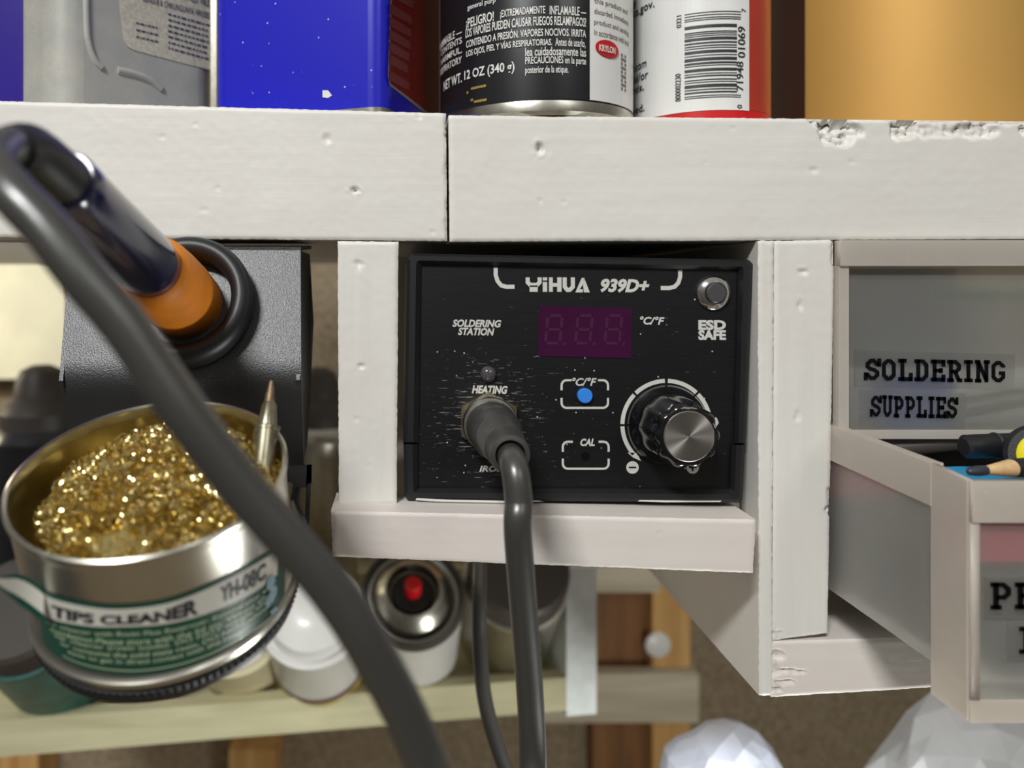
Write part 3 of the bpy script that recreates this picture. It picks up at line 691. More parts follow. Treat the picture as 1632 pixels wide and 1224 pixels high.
def band(surf, f0, f1, x0, x1, m, name, n=70):
    bm = bmesh.new(); prev = None
    for i in range(n+1):
        x = x0+(x1-x0)*i/n; col = [bm.verts.new(surf(x, f0(x)+(f1(x)-f0(x))*j/4)) for j in range(5)]
        if prev:
            for j in range(4): bm.faces.new([prev[j], prev[j+1], col[j+1], col[j]])
        prev = col
    return bm
TS = lambda k: cyl_at(TB, TA, ro*.979+k)
bm = band(TS(.0001), top, bot, 66, 454, None, 'x')
lab = obj('label', bm, M['green'], tin, smooth=60); 
bm = band(TS(.0002), wt, wb, 68, 442, None, 'x'); obj('label_band', bm, M['cream_print'], lab, smooth=60)
# loose end of the label curling away on the left
bm = bmesh.new(); bw = bmesh.new(); s0 = TS(.0002)
def tail(bm, k0, k1, lift):
    prev = None
    for i in range(13):
        t = i/12; x = 70-76*t
        yt = 939-24*math.sin(min(1, t*1.35)*math.pi*.62)+20*max(0, t-.6)**2; yb = 985-50*t+(8*(1-t))
        if t > .8: yb -= 14*(t-.8)
        q = s0(72, 950); d = (q.y+CD)-.0035*t-.004*t*t
        col = [V(x, yt+(yb-yt)*(k0+(k1-k0)*j/3), d-lift) for j in range(4)]
        col = [bm.verts.new(p) for p in col]
        if prev:
            for j in range(3): bm.faces.new([prev[j], prev[j+1], col[j+1], col[j]])
        prev = col
tail(bm, 0, 1, 0); tail(bw, .16, .74, .0002)
obj('label_tail', bm, M['green'], lab, smooth=60); obj('label_tail_band', bw, M['cream_print'], lab, smooth=60)
def along(x0, x1, lo, hi):
    return lambda u, v: (lambda x: (x, lo(x)+(hi(x)-lo(x))*v))(x0+(x1-x0)*u)
bm = bmesh.new(); s1 = TS(.00032)
put_text(bm, 'TIPS CLEANER', along(82, 316, lambda x: wb(x)-4, lambda x: wt(x)+10-4*(x > 250)*(x-250)/66), s1, .042)
put_text(bm, 'YH-08C', along(351, 424, lambda x: wb(x)-9, lambda x: wt(x)+7), s1, .035)
obj('lettering', bm, M['dark_print'], lab)
bm = bmesh.new()
rows = [('tip cleaner with Rosin Flux Reservoir. Extend the tip', 72, 436, .10), ('oxidation.Please store with the lid on. When the', 80, 434, .245), ('tip cleaner (rosin inside). DO NOT inhale the', 86, 432, .385), ('or consume the solid state rosin, DO NOT allow', 96, 430, .525), ('eyes to get in direct contact with the rosin.', 108, 392, .665)]
for s, x0, x1, k in rows:
    put_text(bm, s, along(x0, x1, lambda x: wb(x)+(bot(x)-wb(x))*(k+.125), lambda x: wb(x)+(bot(x)-wb(x))*k), s1, .012)
obj('small_lettering', bm, M['pale_green'], lab)
bm = band(s1, lambda x: wb(x)+(bot(x)-wb(x))*.885, lambda x: wb(x)+(bot(x)-wb(x))*.91, 100, 448, None, 'x'); obj('label_rule', bm, M['pale_green'], lab)
bm = bmesh.new(); random.seed(3)
for k in range(9):
    cx, cy = 430+random.uniform(-8, 14), 955+random.uniform(-26, 24)-(k-4)
    poly(bm, [(cx+random.uniform(3, 8)*math.cos(a_*math.pi/3), cy+random.uniform(5, 12)*math.sin(a_*math.pi/3)) for a_ in range(6)], TS(.0004+.00003*k))
obj('torn_patch', bm, mat('torn_pale_blue_paper', srgb(150, 176, 190), .5), lab)['label'] = 'torn pale blue patch of label'

# brass wool: many tight curls of fine brass ribbon in a mound
random.seed(11)
def mound(u, v):
    r = math.hypot(u+.003, v-.001)/.0275
    return -.0095+.0115*max(0, 1-r*r)**.6+.0016*noise.noise(Vector((u*220, v*220, 1)))
bm = bmesh.new(); NB = 44; prev = None
for i in range(14):
    ring = []
    for k in range(NB):
        t = 2*math.pi*k/NB; rr = .0272*i/13
        u, v = -.0022+rr*math.cos(t)*.98, .0006+rr*math.sin(t)
        ring.append(bm.verts.new(TC+e1*u+e2*v+TA*(mound(u, v)-.0048)))
    if prev:
        for k in range(NB): bm.faces.new([prev[k], prev[(k+1) % NB], ring[(k+1) % NB], ring[k]])
    prev = ring
low = [bm.verts.new(v_.co-TA*.012) for v_ in prev]
for k in range(NB): bm.faces.new([prev[k], prev[(k+1) % NB], low[(k+1) % NB], low[k]])
def curl(bm, P, hr, pitch, wr):
    """helix of radius hr wound around the path P"""
    pts = []; L = 0; ph = random.random()*6.28; u = None
    for i in range(len(P)-1):
        t = (P[i+1]-P[i]); seg = t.length; t = t.normalized()
        u = t.orthogonal().normalized() if u is None else (u-t*u.dot(t)).normalized(); v = t.cross(u)
        k = max(2, int(seg/pitch*11))
        for j in range(k):
            ph += seg/k/pitch*2*math.pi
            pts.append(P[i]+t*(seg*j/k)+(u*math.cos(ph)+v*math.sin(ph))*hr)
    if len(pts) > 6: add_tube(bm, pts, wr, 3, False)
SIDE = 1 if e1.x > 0 else -1
for s in range(230):
    r = .0262*math.sqrt(random.random()); t = random.random()*6.283
    u, v = -.0022*1+r*math.cos(t), .0006+r*math.sin(t)
    dirr = random.random()*6.283; P = []
    for i in range(7):
        hh = mound(u, v)+random.uniform(-.0016, .0016)
        P.append(TC+e1*u+e2*v+TA*hh); dirr += random.uniform(-.9, .9)
        u += math.cos(dirr)*.0019; v += math.sin(dirr)*.0019
        q = math.hypot(u+.0022, v-.0006)
        if q > .0266: u, v = -.0022+(u+.0022)*.0262/q, .0006+(v-.0006)*.0262/q; dirr += 2
    curl(bm, spline(P, 4), random.uniform(.0008, .0018), random.uniform(.0007, .0016), .00016)
tag(obj('brass_wool', bm, M['brass'], None, smooth=70, fix=False), 'curly golden brass wool filling the open round tin', 'brass wool', kind='stuff')

# spare soldering tip leaning against the rim
tb, tt = V(415, 775, .187), V(433, 606, .196)
tip = thing('soldering_tip', 'spare conical soldering tip standing upright in the brass wool tin', 'soldering tip', tb)
ta = (tt-tb).normalized(); tl = (tt-tb).length
bm = bmesh.new(); add_lathe(bm, [(0, -.006), (.0031, -.006), (.0031, tl*.52), (.0033, tl*.525), (.0033, tl*.555), (.0024, tl*.57), (.0018, tl*.76), (.0013, tl*.79)], tb, ta, 32); obj('tip_barrel', bm, M['tip'], tip, smooth=35)
bm = bmesh.new(); add_lathe(bm, [(.0013, tl*.785), (.0011, tl*.86), (.0005, tl*.99), (0, tl)], tb, ta, 24); obj('tip_point', bm, M['tip_end'], tip, smooth=35)

# ------------------------------------------------------------------ power cable hanging below the station
bm = bmesh.new(); add_tube(bm, spline([V(768, 760, .44), V(766, 850, .37), V(764, 930, .345), V(764, 1020, .34), V(772, 1110, .335), V(790, 1180, .33), V(812, 1240, .325), V(850, 1320, .32)], 10), .0033, 14)
tag(obj('power_cable', bm, M['rubber'], None, smooth=60), 'thin black cable hanging below the white shelf behind the grey cord', 'cable')

# ------------------------------------------------------------------ cans on the top shelf
def shelf_can(name, label, cx, d0, R, H=.19, base=0.0):
    c = V(cx, 300, d0); o = Vector((c.x, c.y, SHELF_Z+base)); return thing(name, label, 'can', o), o
kr, ko = shelf_can('spray_can', 'black spray can with white Spanish warning text and a small red oval', 852, .2832, .0345)
KR = .0345
bm = bmesh.new(); add_lathe(bm, [(.0250, .003), (.0318, .0004), (.0335, 0), (KR*1.01, .0012), (KR*1.012, .0030), (KR*1.004, .0046), (KR*.985, .0050)], ko, (0, 0, 1), 96); obj('base_rim', bm, M['steel'], kr, smooth=40)
bm = bmesh.new(); add_lathe(bm, [(KR*.985, .0047), (KR, .0052), (KR, .165), (KR*.97, .170), (KR*.78, .181), (KR*.4, .187), (.010, .190), (.010, .197), (0, .197)], ko, (0, 0, 1), 96); kb = obj('can_body', bm, M['can_black'], kr, smooth=40)
KS = lambda k: cyl_at(ko, (0, 0, 1), KR+k)
def on_can(o, R, x0, x1, cxm):
    """band of print on an upright can: u runs with the angle between two picture columns, height is a level line through (cxm, py)"""
    f = cyl_at(o, (0, 0, 1), R)
    g = lambda px: (lambda p: math.atan2(p.x-o.x, -(p.y-o.y)))(f(px, 150))
    A0, A1 = g(x0), g(x1)
    def surf(u, py):
        an = A0+(A1-A0)*u; z = f(cxm, py).z
        return Vector((o.x+R*math.sin(an), o.y-R*math.cos(an), z))
    return surf
def can_text(bm, s, o, R, x0, x1, y0, y1, cxm, bold=.012, k=.0003):
    sf = on_can(o, R+k, x0, x1, cxm); put_text(bm, s, lambda u, v: (u, y1+(y0-y1)*v), sf, bold)
bm = bmesh.new(); T = lambda s, x0, x1, y0, y1, b=.012: can_text(bm, s, ko, KR, x0, x1, y0, y1, 852, b)
T('¡PELIGRO!', 743, 787, 9, 29, .02); T('¡EXTREMADAMENTE', 797, 869, 10, 25); T('INFLAMABLE —', 876, 934, 10, 24)
T('LOS VAPORES PUEDEN CAUSAR FUEGOS RELAMPAGOS!', 742, 934, 26.5, 41, .016)
T('CONTENIDO A PRESIÓN. VAPORES NOCIVOS. IRRITA', 743, 934, 43, 58, .016); T('LOS OJOS, PIEL Y VÍAS RESPIRATORIAS.', 743, 880, 60, 76, .016)
T('Antes de usarlo,', 885, 933, 61, 76); T('lea cuidadosamente las', 837, 934, 75, 89); T('PRECAUCIONES en la parte', 837, 934, 90, 105); T('posterior de la etique.', 837, 906, 105, 120)
T('NET WT.', 707, 736, 96, 113, .02); T('12 OZ (340 g)', 740, 820, 95, 115, .02)
T('FLAMMABLE —', 701, 736, 20, 33); T('CONTENTS', 703, 736, 36, 47); T('HARMFUL.', 703, 736, 52, 63); T('RESPIRATORY', 702, 736, 68, 80); T('general purp', 745, 790, -13, -2)
obj('lettering', bm, M['white_print'], kb)
def can_patch(o, R, x0, x1, y0, y1, cxm, m, name, parent, n=14):
    bm = bmesh.new(); sf = on_can(o, R, x0, x1, cxm); prev = None
    for i in range(n+1):
        col = [bm.verts.new(sf(i/n, y)) for y in (y0, y1)]
        if prev: bm.faces.new([prev[0], prev[1], col[1], col[0]])
        prev = col
    return obj(name, bm, m, parent, smooth=60)
wp = can_patch(ko, KR+.0002, 940, 1009, -260, 157, 852, M['can_white'], 'white_panel', kb)
bm = bmesh.new()
for s, x0, x1, y0, y1 in (('this product and', 947, 1000, -8, 3), ('discarded. Immediately', 947, 1002, 9, 20), ('product and sanding', 947, 1002, 26, 37), ('in accordance with local', 947, 1002, 42, 52)): T(s, x0, x1, y0, y1)
for i in range(9): T('I' if i % 2 else 'II', 990, 998, 70+i*7, 75+i*7)
obj('panel_lettering', bm, mat('grey_brown_print', srgb(120, 108, 98), .5), wp)
bm = bmesh.new(); sf = on_can(ko, KR+.0005, 949, 986, 852)
prev = None
for i in range(25):
    t = math.pi*i/24; u_ = .5-.5*math.cos(t); h_ = 14*math.sin(t)+.05; col = [bm.verts.new(sf(u_, 70+q*h_)) for q in (-1, 1)]
    if prev: bm.faces.new([prev[0], prev[1], col[1], col[0]])
    prev = col
ov = obj('red_oval', bm, M['red'], wp)
bm = bmesh.new(); can_text(bm, 'KRYLON', ko, KR, 955, 981, 65, 76, 852, .03, .0008); obj('oval_lettering', bm, M['white_print'], wp)
bm = bmesh.new()
for cx, cy, rx in ((762, 139, 12), (752, 158, 2), (765, 162, 10), (745, 144, 1.5)):
    for q in range(5):
        sf = on_can(ko, KR+.0003, cx-rx+q*rx*.4, cx-rx+q*rx*.4+rx*.5, 852)
        bm.faces.new([bm.verts.new(sf(.5+.5*math.cos(t), cy-11+2.5*math.sin(t))) for t in (0, .9, 1.8, 2.7, 3.6, 4.5, 5.4)])
obj('gold_spatter', bm, M['gold_drip'], kb)

wc, wo = shelf_can('spray_can', 'slim white can with barcode and red base between black and gold cans', 1113, .286, .0243)
WR = .0243
bm = bmesh.new(); add_lathe(bm, [(.018, .001), (.0225, 0), (WR, .0010), (WR, .0048)], wo, (0, 0, 1), 80); obj('base_band', bm, M['red'], wc, smooth=40)
bm = bmesh.new(); add_lathe(bm, [(WR, .0046), (WR, .15), (WR*.7, .162), (.008, .165), (.008, .172), (0, .172)], wo, (0, 0, 1), 80); wbod = obj('can_body', bm, M['brick_red'], wc, smooth=40)
lb = can_patch(wo, WR+.0002, 1009, 1194, -200, 177, 1110, M['can_white'], 'white_label', wbod, 30)
bm = bmesh.new(); T2 = lambda s, x0, x1, y0, y1, b=.012: can_text(bm, s, wo, WR+.0002, x0, x1, y0, y1, 1035, b)
for s, x0, x1, y0, y1 in (('or', 1009, 1014, -10, 0), ('ca.gov.', 1010, 1043, 5, 18), ('t.com', 1009, 1030, 93, 104), ('nd/or', 1009, 1033, 110, 123), ('nds,', 1009, 1026, 128, 142), ('ved.', 1009, 1027, 162, 174)): T2(s, x0, x1, y0, y1)
obj('lettering', bm, M['dark_print'], lb)
bm = bmesh.new(); sf = on_can(wo, WR+.0004, 1091, 1181, 1130)
bars = [(47, 3), (58, 3), (69, 3), (77, 3), (100, 12), (127, 4), (135, 3), (143, 3), (152, 11), (171, 6), (184, 4), (194, 3), (205, 11), (224, 3), (235, 12), (254, 7), (266, 3), (280, 11), (299, 3), (308, 5), (324, 4), (334, 3), (345, 12), (364, 4), (375, 6), (390, 3), (398, 3)]
for b0, bh in bars:
    y, h = b0/2.582, bh/2.582; x1 = 1.0 if (b0 < 80 or b0 > 385) else .92
    vs = [[bm.verts.new(sf(x1*i/8, yy)) for i in range(9)] for yy in (y, y+h)]
    for i in range(8): bm.faces.new([vs[0][i], vs[1][i], vs[1][i+1], vs[0][i+1]])
def vert_text(s, x0, x1, y0, y1, b=.012):
    g = on_can(wo, WR+.0004, x0, x1, 1130); put_text(bm, s, lambda u, v: (1-v, y1+(y0-y1)*u), g, b)
vert_text('0321', 1078, 1086, 18, 38); vert_text('800002230', 1076, 1085, 112, 157); vert_text('71948', 1174, 1185, 98, 145); vert_text('01069', 1176, 1188, 42, 92); vert_text('7', 1182, 1189, 13, 19); vert_text('0', 1175, 1183, 167, 173)
obj('barcode', bm, M['dark_print'], lb)

gc, go = shelf_can('paint_can', 'wide tan gold can at the right end of the top shelf', 1436, .345, .06)
GR = .0590
bm = bmesh.new(); add_lathe(bm, [(GR*.97, 0), (GR, .002), (GR, .19), (GR*.96, .195), (0, .195)], go, (0, 0, 1), 96); obj('can_body', bm, M['gold_can'], gc, smooth=40)
bm = bmesh.new(); add_lathe(bm, [(GR*.9, .0002), (GR*1.015, .0002), (GR*1.02, .002), (GR*1.012, .0036), (GR*.98, .004)], go, (0, 0, 1), 96); obj('base_rim', bm, M['gold_can'], gc, smooth=40)
can_patch(go, GR+.0003, 1221, 1283, -200, 200, 1436, M['dark_brown'], 'dark_reflection_panel', gc)['label'] = 'dark brown reflection painted on the side'  # dark reflection along the can's left edge, painted as a brown strip

def box_can(name, label, near, ang, wl, wr, H, m, rad):
    """rectangular can with rounded corners; near = corner towards the viewer, ang = turn of its left face away from the shelf line"""
    p = Vector((near.x, near.y, SHELF_Z)); L = Vector((-math.cos(ang), math.sin(ang), 0)); Rr = Vector((math.sin(ang), math.cos(ang), 0))
    t = thing(name, label, 'can', p+L*wl/2+Rr*wr/2); bm = bmesh.new(); pts = []
    for c, s0 in ((p+L*rad+Rr*rad, (-L, -Rr)), (p+L*rad+Rr*(wr-rad), (Rr, -L)), (p+L*(wl-rad)+Rr*(wr-rad), (L, Rr)), (p+L*(wl-rad)+Rr*rad, (-Rr, L))):
        pass
    cs = [(p+L*rad+Rr*rad, -Rr, -L), (p+L*rad+Rr*(wr-rad), -L, Rr), (p+L*(wl-rad)+Rr*(wr-rad), Rr, L), (p+L*(wl-rad)+Rr*rad, L, -Rr)]
    for c, d0, d1 in cs:
        for i in range(9):
            k = i/8*math.pi/2; pts.append(c+d0*rad*math.cos(k)+d1*rad*math.sin(k))
    def lid(o0, off, z0, z1, name, m, par):
        bm = bmesh.new(); cen = sum(pts, Vector())/len(pts)
        q = [cen+(x-cen)*off+Vector((0, 0, z0)) for x in pts]; add_prism(bm, q, (0, 0, z1-z0)); bevel_all(bm, .0008, 2, 50)
        return obj(name, bm, m, par, smooth=35)
    b = lid(0, 1, .003, H, 'can_body', m, t); lid(0, 1.006, 0, .0034, 'base_rim', M['steel'], t); lid(0, .6, H, H+.006, 'can_top', M['steel'], t)
    return t, b, p, L, Rr
blue, bb, p, L, Rr = box_can('rectangular_can', 'royal blue rectangular can with paint specks and dark red side label', V(613, 170, .2515), math.radians(20), .066, .075, .17, M['royal_spatter'], .006)
sp_ = plane_at(p-L*.00016, -L)
bm = bmesh.new(); sp2 = plane_at(p-L*.0003, -L); sp3 = plane_at(p-L*.0004, -L)
poly(bm, [(624, -60), (700, -60), (700, 198), (664, 170), (621, 136), (618, 120)], sp_); rl = obj('label_border', bm, M['grey_border'], bb)
bm = bmesh.new(); poly(bm, [(627, -60), (700, -60), (700, 193), (665, 165), (623, 133), (621, 120)], sp2); obj('side_label', bm, M['red_label'], rl)
bm = bmesh.new()
for y, xe in ((-22, 659), (5, 656), (26, 655), (46, 654), (66, 652), (86, 650), (112, 652)):
    k = xe-621; poly(bm, [(621, y), (xe, y+k*.62), (xe, y+k*.55+15), (621, y+16)], sp3)
obj('label_rows', bm, M['red_label_dim'], rl)
bm = bmesh.new(); fr = plane_at(p-Rr*.0002, -Rr)
poly(bm, [(514, 144), (523, 144), (529, 152), (523, 156), (514, 155)], fr); obj('paper_scrap', bm, M['white_print'], bb)

grey, gb, p, L, Rr = box_can('rectangular_can', 'dusty grey rectangular can with a worn cream paper label', V(88, 150, .262), math.radians(42), .034, .066, .17, M['dusty_can'], .010)
fr = plane_at(p-L*.0002, -L); f2 = plane_at(p-L*.0004, -L)
bm = bmesh.new()
def lbl(t): return [(186, -70), (338, -70), (338, 112), (292, 101), (213, 80), (203, 74), (196, 62), (190, 10)]
poly(bm, lbl(0), fr); gl = obj('paper_label', bm, M['label_dusty'], gb)
bm = bmesh.new()
put_text(bm, 'THE ZIKA, WEST NILE', rect(262, -22, 334, -8, 21), f2, .01); put_text(bm, 'DENGUE & CHIKUNGUNYA VIRUSES', rect(228, -8, 334, 2, 28), f2, .01)
random.seed(9)
for r in range(7):
    x = 268
    while x < 330:
        wd = random.uniform(3, 9); y = 22+r*9+(x-268)*.28; stroke(bm, [(x, y), (x+wd, y+wd*.28)], 2.6, f2); x += wd+2
for r in range(3):
    x = 216+random.uniform(0, 3)
    while x < 250:
        wd = random.uniform(2, 7); y = 36+r*11+(x-216)*.24; stroke(bm, [(x, y), (x+wd, y+wd*.24)], 2.4, f2); x += wd+1.6
obj('lettering', bm, mat('worn_navy_print', srgb(60, 62, 96), .6), gl)
# pressed rib around the label and corner seam
bm = bmesh.new(); rib = [(137, -70), (139, 40), (143, 72), (152, 96), (163, 108)]
add_tube(bm, spline([fr(*q)+L*.0006 for q in rib], 6), .0014, 10)
add_tube(bm, spline([fr(*q)+L*.0007 for q in [(188, 112), (215, 118), (240, 128), (258, 142)]], 6), .0015, 10)
obj('pressed_rib', bm, M['dusty_can'], gb, smooth=60)
bm = bmesh.new()
ed = p+Rr*.064
add_box(bm, (ed.x-.001, ed.y-.0035, SHELF_Z+.002), (ed.x+.0012, ed.y+.001, SHELF_Z+.168)); obj('corner_seam', bm, M['steel'], gb)

pur, pb_, p, L, Rr = box_can('rectangular_can', 'purple blue can behind the dusty grey can at the left edge', V(110, 150, .335), math.radians(3), .040, .035, .17, M['purple'], .003)
fr = plane_at(p-Rr*.0002, -Rr)
bm = bmesh.new()
put_text(bm, 'DATE', rect_up(70, 96, 80, 160), fr, .02); obj('lettering', bm, M['white_print'], pb_)
bm = bmesh.new(); q = p+L*.0398; add_box(bm, (q.x-.0016, q.y-.001, SHELF_Z+.002), (q.x+.0010, q.y+.003, SHELF_Z+.168)); obj('corner_seam', bm, M['steel'], pb_)

# ------------------------------------------------------------------ plastic drawers on the right
up_d = .2505
ud = thing('plastic_drawer', 'closed frosted plastic drawer lettered for soldering supplies, the upper one' , 'drawer', V(1480, 695, .25))
x0 = V(1334, 400, up_d).x; x1 = x0+.125; zt = V(0, 384, up_d).z; zb = V(0, 696, up_d).z; yf = up_d-CD
bm = bmesh.new(); add_box(bm, (x0, yf, zb), (x1, yf+.0016, zt)); bevel_all(bm, .0006, 2); obj('front_panel', bm, M['frost'], ud, smooth=40)
bm = bmesh.new(); z1_ = V(0, 424, up_d).z
add_box(bm, (x0-.0008, yf-.0035, z1_), (x1, yf, zt)); bevel_all(bm, .0008, 2)
add_box(bm, (x0-.0008, yf-.0025, zb), (x0+.0024, yf+.001, z1_)); add_box(bm, (x0, yf-.0006, zb-.0006), (x1, yf+.001, zb+.0022))
obj('front_rim', bm, M['frost_thick'], ud, smooth=30)
bm = bmesh.new(); add_box(bm, (x0+.0008, yf+.0016, zb), (x0+.0022, yf+.14, zt-.006)); obj('side_wall', bm, M['frost'], ud)
bm = bmesh.new(); add_box(bm, (x0+.0022, yf+.0016, zb), (x1, yf+.14, zb+.0014)); obj('drawer_bottom', bm, M['frost'], ud)
bm = bmesh.new(); sfr = plane_y(up_d-.0002); poly(bm, [(1360, 557), (1618, 565), (1616, 622), (1360, 616)], sfr); poly(bm, [(1368, 620), (1540, 627), (1538, 684), (1368, 678)], sfr); lf = obj('label_film', bm, M['film'], ud)
bm = bmesh.new(); s5 = plane_y(up_d-.0005); slab_word(bm, 'SOLDERING', 1379, 571, 1603, 606, s5, 4); slab_word(bm, 'SUPPLIES', 1388, 630, 1526, 664, s5, 3); obj('lettering', bm, M['black_print'], lf)
# what shows through the frosted front
random.seed(2)
def inner_ball(name, label, cat, px_, py_, d, r, m, sq=(1, 1, 1)):
    bm = bmesh.new(); bmesh.ops.create_uvsphere(bm, u_segments=28, v_segments=16, radius=r)
    c = V(px_, py_, d)
    for v in bm.verts: v.co = Vector((v.co.x*sq[0], v.co.y*sq[1], v.co.z*sq[2]))+c
    return tag(obj(name, bm, m, None, smooth=60), label, cat)
zf = zb+.0014
def spool(name, label, cx, d, r, h, m, z=zf):
    c = V(cx, 600, d); t = thing(name, label, 'spool', (c.x, c.y, z)); bm = bmesh.new()
    add_lathe(bm, [(r*.4, 0), (r, 0), (r, .002), (r*.75, .0025), (r*.75, h-.0025), (r, h-.002), (r, h), (r*.4, h)], (c.x, c.y, z), (0, 0, 1), 40); obj('reel', bm, m, t, smooth=30)
    bm = bmesh.new(); add_lathe(bm, [(r*.76, .003), (r*.92, .003), (r*.92, h-.003), (r*.76, h-.003)], (c.x, c.y, z), (0, 0, 1), 40, cap=False); obj('wound_wire', bm, M['steel'], t, smooth=30)
spool('wire_spool', 'green spool seen blurred through the upper frosted drawer', 1550, .293, .019, .046, M['mint'])
bm = bmesh.new(); a_, b_ = V(1352, 694, .2715), V(1720, 585, .2715); add_box(bm, (a_.x, a_.y, zf), (b_.x, a_.y+.0016, b_.z)); bevel_all(bm, .0004, 1)
tag(obj('pale_card', bm, M['can_white'], None), 'pale card standing low inside the upper frosted drawer behind the lettering', 'card')
bm = bmesh.new(); c = V(1452, 650, .262); add_box(bm, (c.x-.011, c.y-.004, zf), (c.x+.011, c.y+.007, zf+.017)); bevel_all(bm, .002, 2)
tag(obj('flux_box', bm, M['cobalt'], None, smooth=40), 'small blue box seen through the upper frosted drawer behind its lettering', 'box')
bm = bmesh.new(); c = V(1400, 560, .30); add_box(bm, (c.x-.020, c.y-.02, zf), (c.x+.016, c.y+.03, zf+.054)); bevel_all(bm, .003, 2)
tag(obj('dark_case', bm, M['slate'], None, smooth=40), 'dark grey case at the back inside the upper frosted drawer', 'case')
bm = bmesh.new(); ca = V(1500, 655, .258); cb = V(1690, 622, .258); P = []
for i in range(500): 
    t = i/499; an = t*2*math.pi*46; P.append(ca.lerp(cb, t)+Vector((0, math.cos(an)*.0032, math.sin(an)*.0032)))
add_tube(bm, P, .00028, 5); tag(obj('coil_spring', bm, M['steel'], None, smooth=60), 'steel coil spring lying at the right inside the upper drawer', 'spring')

# pulled-out lower drawer
ld = thing('plastic_drawer', 'pulled-out frosted plastic drawer full of pens and markers, the lower one' , 'drawer', V(1480, 1060, .25))
X0 = .1392; DF, DB = .190, .2035
yfr, ybk = DF-CD, DB-CD
zbt, ztp = V(0, 1150, DF).z, V(0, 766, DF).z
wz0, wz1 = V(0, 1055, DB).z, V(0, 738, DB).z
XR = X0+.125
bm = bmesh.new()      # front: a thick hollow bezel, open to the back
add_box(bm, (X0+.0017, yfr, zbt), (XR, yfr+.0018, ztp)); bevel_all(bm, .0007, 2)
obj('front_panel', bm, M['frost'], ld, smooth=40)
bm = bmesh.new(); add_prism(bm, [(X0, ybk, V(0, 1105, DB).z), (X0, yfr+.0005, zbt), (X0, yfr+.0005, ztp), (X0, ybk, wz1)], (.0016, 0, 0)); bevel_all(bm, .0005, 2)
obj('bezel_side', bm, M['frost_thick'], ld, smooth=40)
bm = bmesh.new()
add_box(bm, (X0+.0001, yfr-.0012, ztp-.0100), (XR, yfr-.0001, ztp)); bevel_all(bm, .0005, 2)
add_box(bm, (X0+.0001, yfr-.0006, zbt+.0055), (X0+.0024, yfr-.0001, ztp-.0101)); add_box(bm, (X0+.0001, yfr-.0006, zbt), (XR, yfr-.0001, zbt+.0055))
obj('front_rim', bm, M['frost_thick'], ld, smooth=30)
bm = bmesh.new(); add_box(bm, (X0+.0006, ybk-.0004, wz0), (X0+.0020, ybk+.12, wz1-.010)); obj('side_wall', bm, M['frost'], ld)
bm = bmesh.new(); add_prism(bm, [(X0-.0002, ybk-.0002, wz1-.0112), (X0-.0002, ybk-.0002, wz1), (X0-.0002, ybk+.055, wz1+.0018), (X0-.0002, ybk+.12, wz1+.0018), (X0-.0002, ybk+.12, wz1-.0095), (X0-.0002, ybk+.055, wz1-.0095)], (.0034, 0, 0)); bevel_all(bm, .0006, 2)
obj('side_rim', bm, M['frost_thick'], ld, smooth=40)
bm = bmesh.new(); add_box(bm, (X0+.0020, yfr+.0018, wz0-.001), (XR, ybk+.12, wz0+.0006)); obj('drawer_bottom', bm, M['frost'], ld)
s6 = plane_y(DF-.0014); bm = bmesh.new(); poly(bm, [(1568, 914), (1700, 914), (1700, 984), (1568, 984)], s6); poly(bm, [(1604, 988), (1700, 988), (1700, 1052), (1604, 1052)], s6); lf = obj('label_film', bm, M['film'], ld)
bm = bmesh.new(); s7 = plane_y(DF-.0017); slab_word(bm, 'PE', 1578, 928, 1652, 971, s7); slab_word(bm, 'I', 1622, 999, 1650, 1042, s7); obj('lettering', bm, M['black_print'], lf)
# pens and other things in the lower drawer
def rod(name, label, cat, A, B, prof, m, parent_parts=()):
    A, B = Vector(A), Vector(B); t = thing(name, label, cat, A); ax_ = (B-A).normalized(); L_ = (B-A).length
    for nm, pr, mm in [('barrel', prof, m)]+list(parent_parts):
        bm = bmesh.new(); add_lathe(bm, [(r, h*L_) for r, h in pr], A, ax_, 32); obj(nm, bm, mm, t, smooth=35)
    return t
def D(px_, py_, d): return V(px_, py_, d)
rod('marker_pen', 'thick black marker lying across the top of the lower drawer', 'marker', D(1535, 712, .236), D(1760, 704, .236), [(0, 0), (.0026, .0), (.0036, .02), (.0037, 1), (0, 1)], M['black'],
    [('cap_ring', [(.0038, .22), (.0040, .225), (.0040, .235), (.0038, .24)], M['graphite'])])
rod('marker_pen', 'thin dark marker behind the thick black one in lower drawer', 'marker', D(1405, 716, .255), D(1560, 702, .255), [(0, 0), (.002, 0), (.003, .05), (.003, 1), (0, 1)], M['cap_grey'])
bm = bmesh.new(); q = [D(1468, 745, .240), D(1500, 762, .221), D(1640, 762, .221), D(1640, 740, .240)]
add_prism(bm, q, (0, 0, -.006)); bevel_all(bm, .001, 2); tag(obj('blue_case', bm, M['sky_blue'], None, smooth=40), 'sky blue flat case lying under the pencil in the lower drawer', 'case')
pa, pbq = D(1539, 752, .207), D(1613, 746, .211)
rod('pencil', 'sharpened black pencil lying at the front of the lower drawer', 'pencil', pa, pbq, [(.0023, .99), (.0025, 1.02), (.0025, 3.0), (0, 3.0)], M['black'],
    [('wood_cone', [(.0011, .42), (.0024, .97), (.0023, 1.0)], M['pencil_wood']), ('lead', [(0, 0), (.0010, .08), (.0014, .28), (.0013, .42), (0, .44)], M['graphite'])])
tp = thing('tape_measure', 'yellow and black round tape measure at the right edge of the lower drawer', 'tape measure', D(1652, 735, .224))
bm = bmesh.new(); add_lathe(bm, [(0, -.004), (.0085, -.004), (.0095, -.003), (.0095, .003), (.0085, .004), (0, .004)], D(1662, 728, .224), (-.5, -.8, .2), 40); obj('case', bm, M['black'], tp, smooth=35)
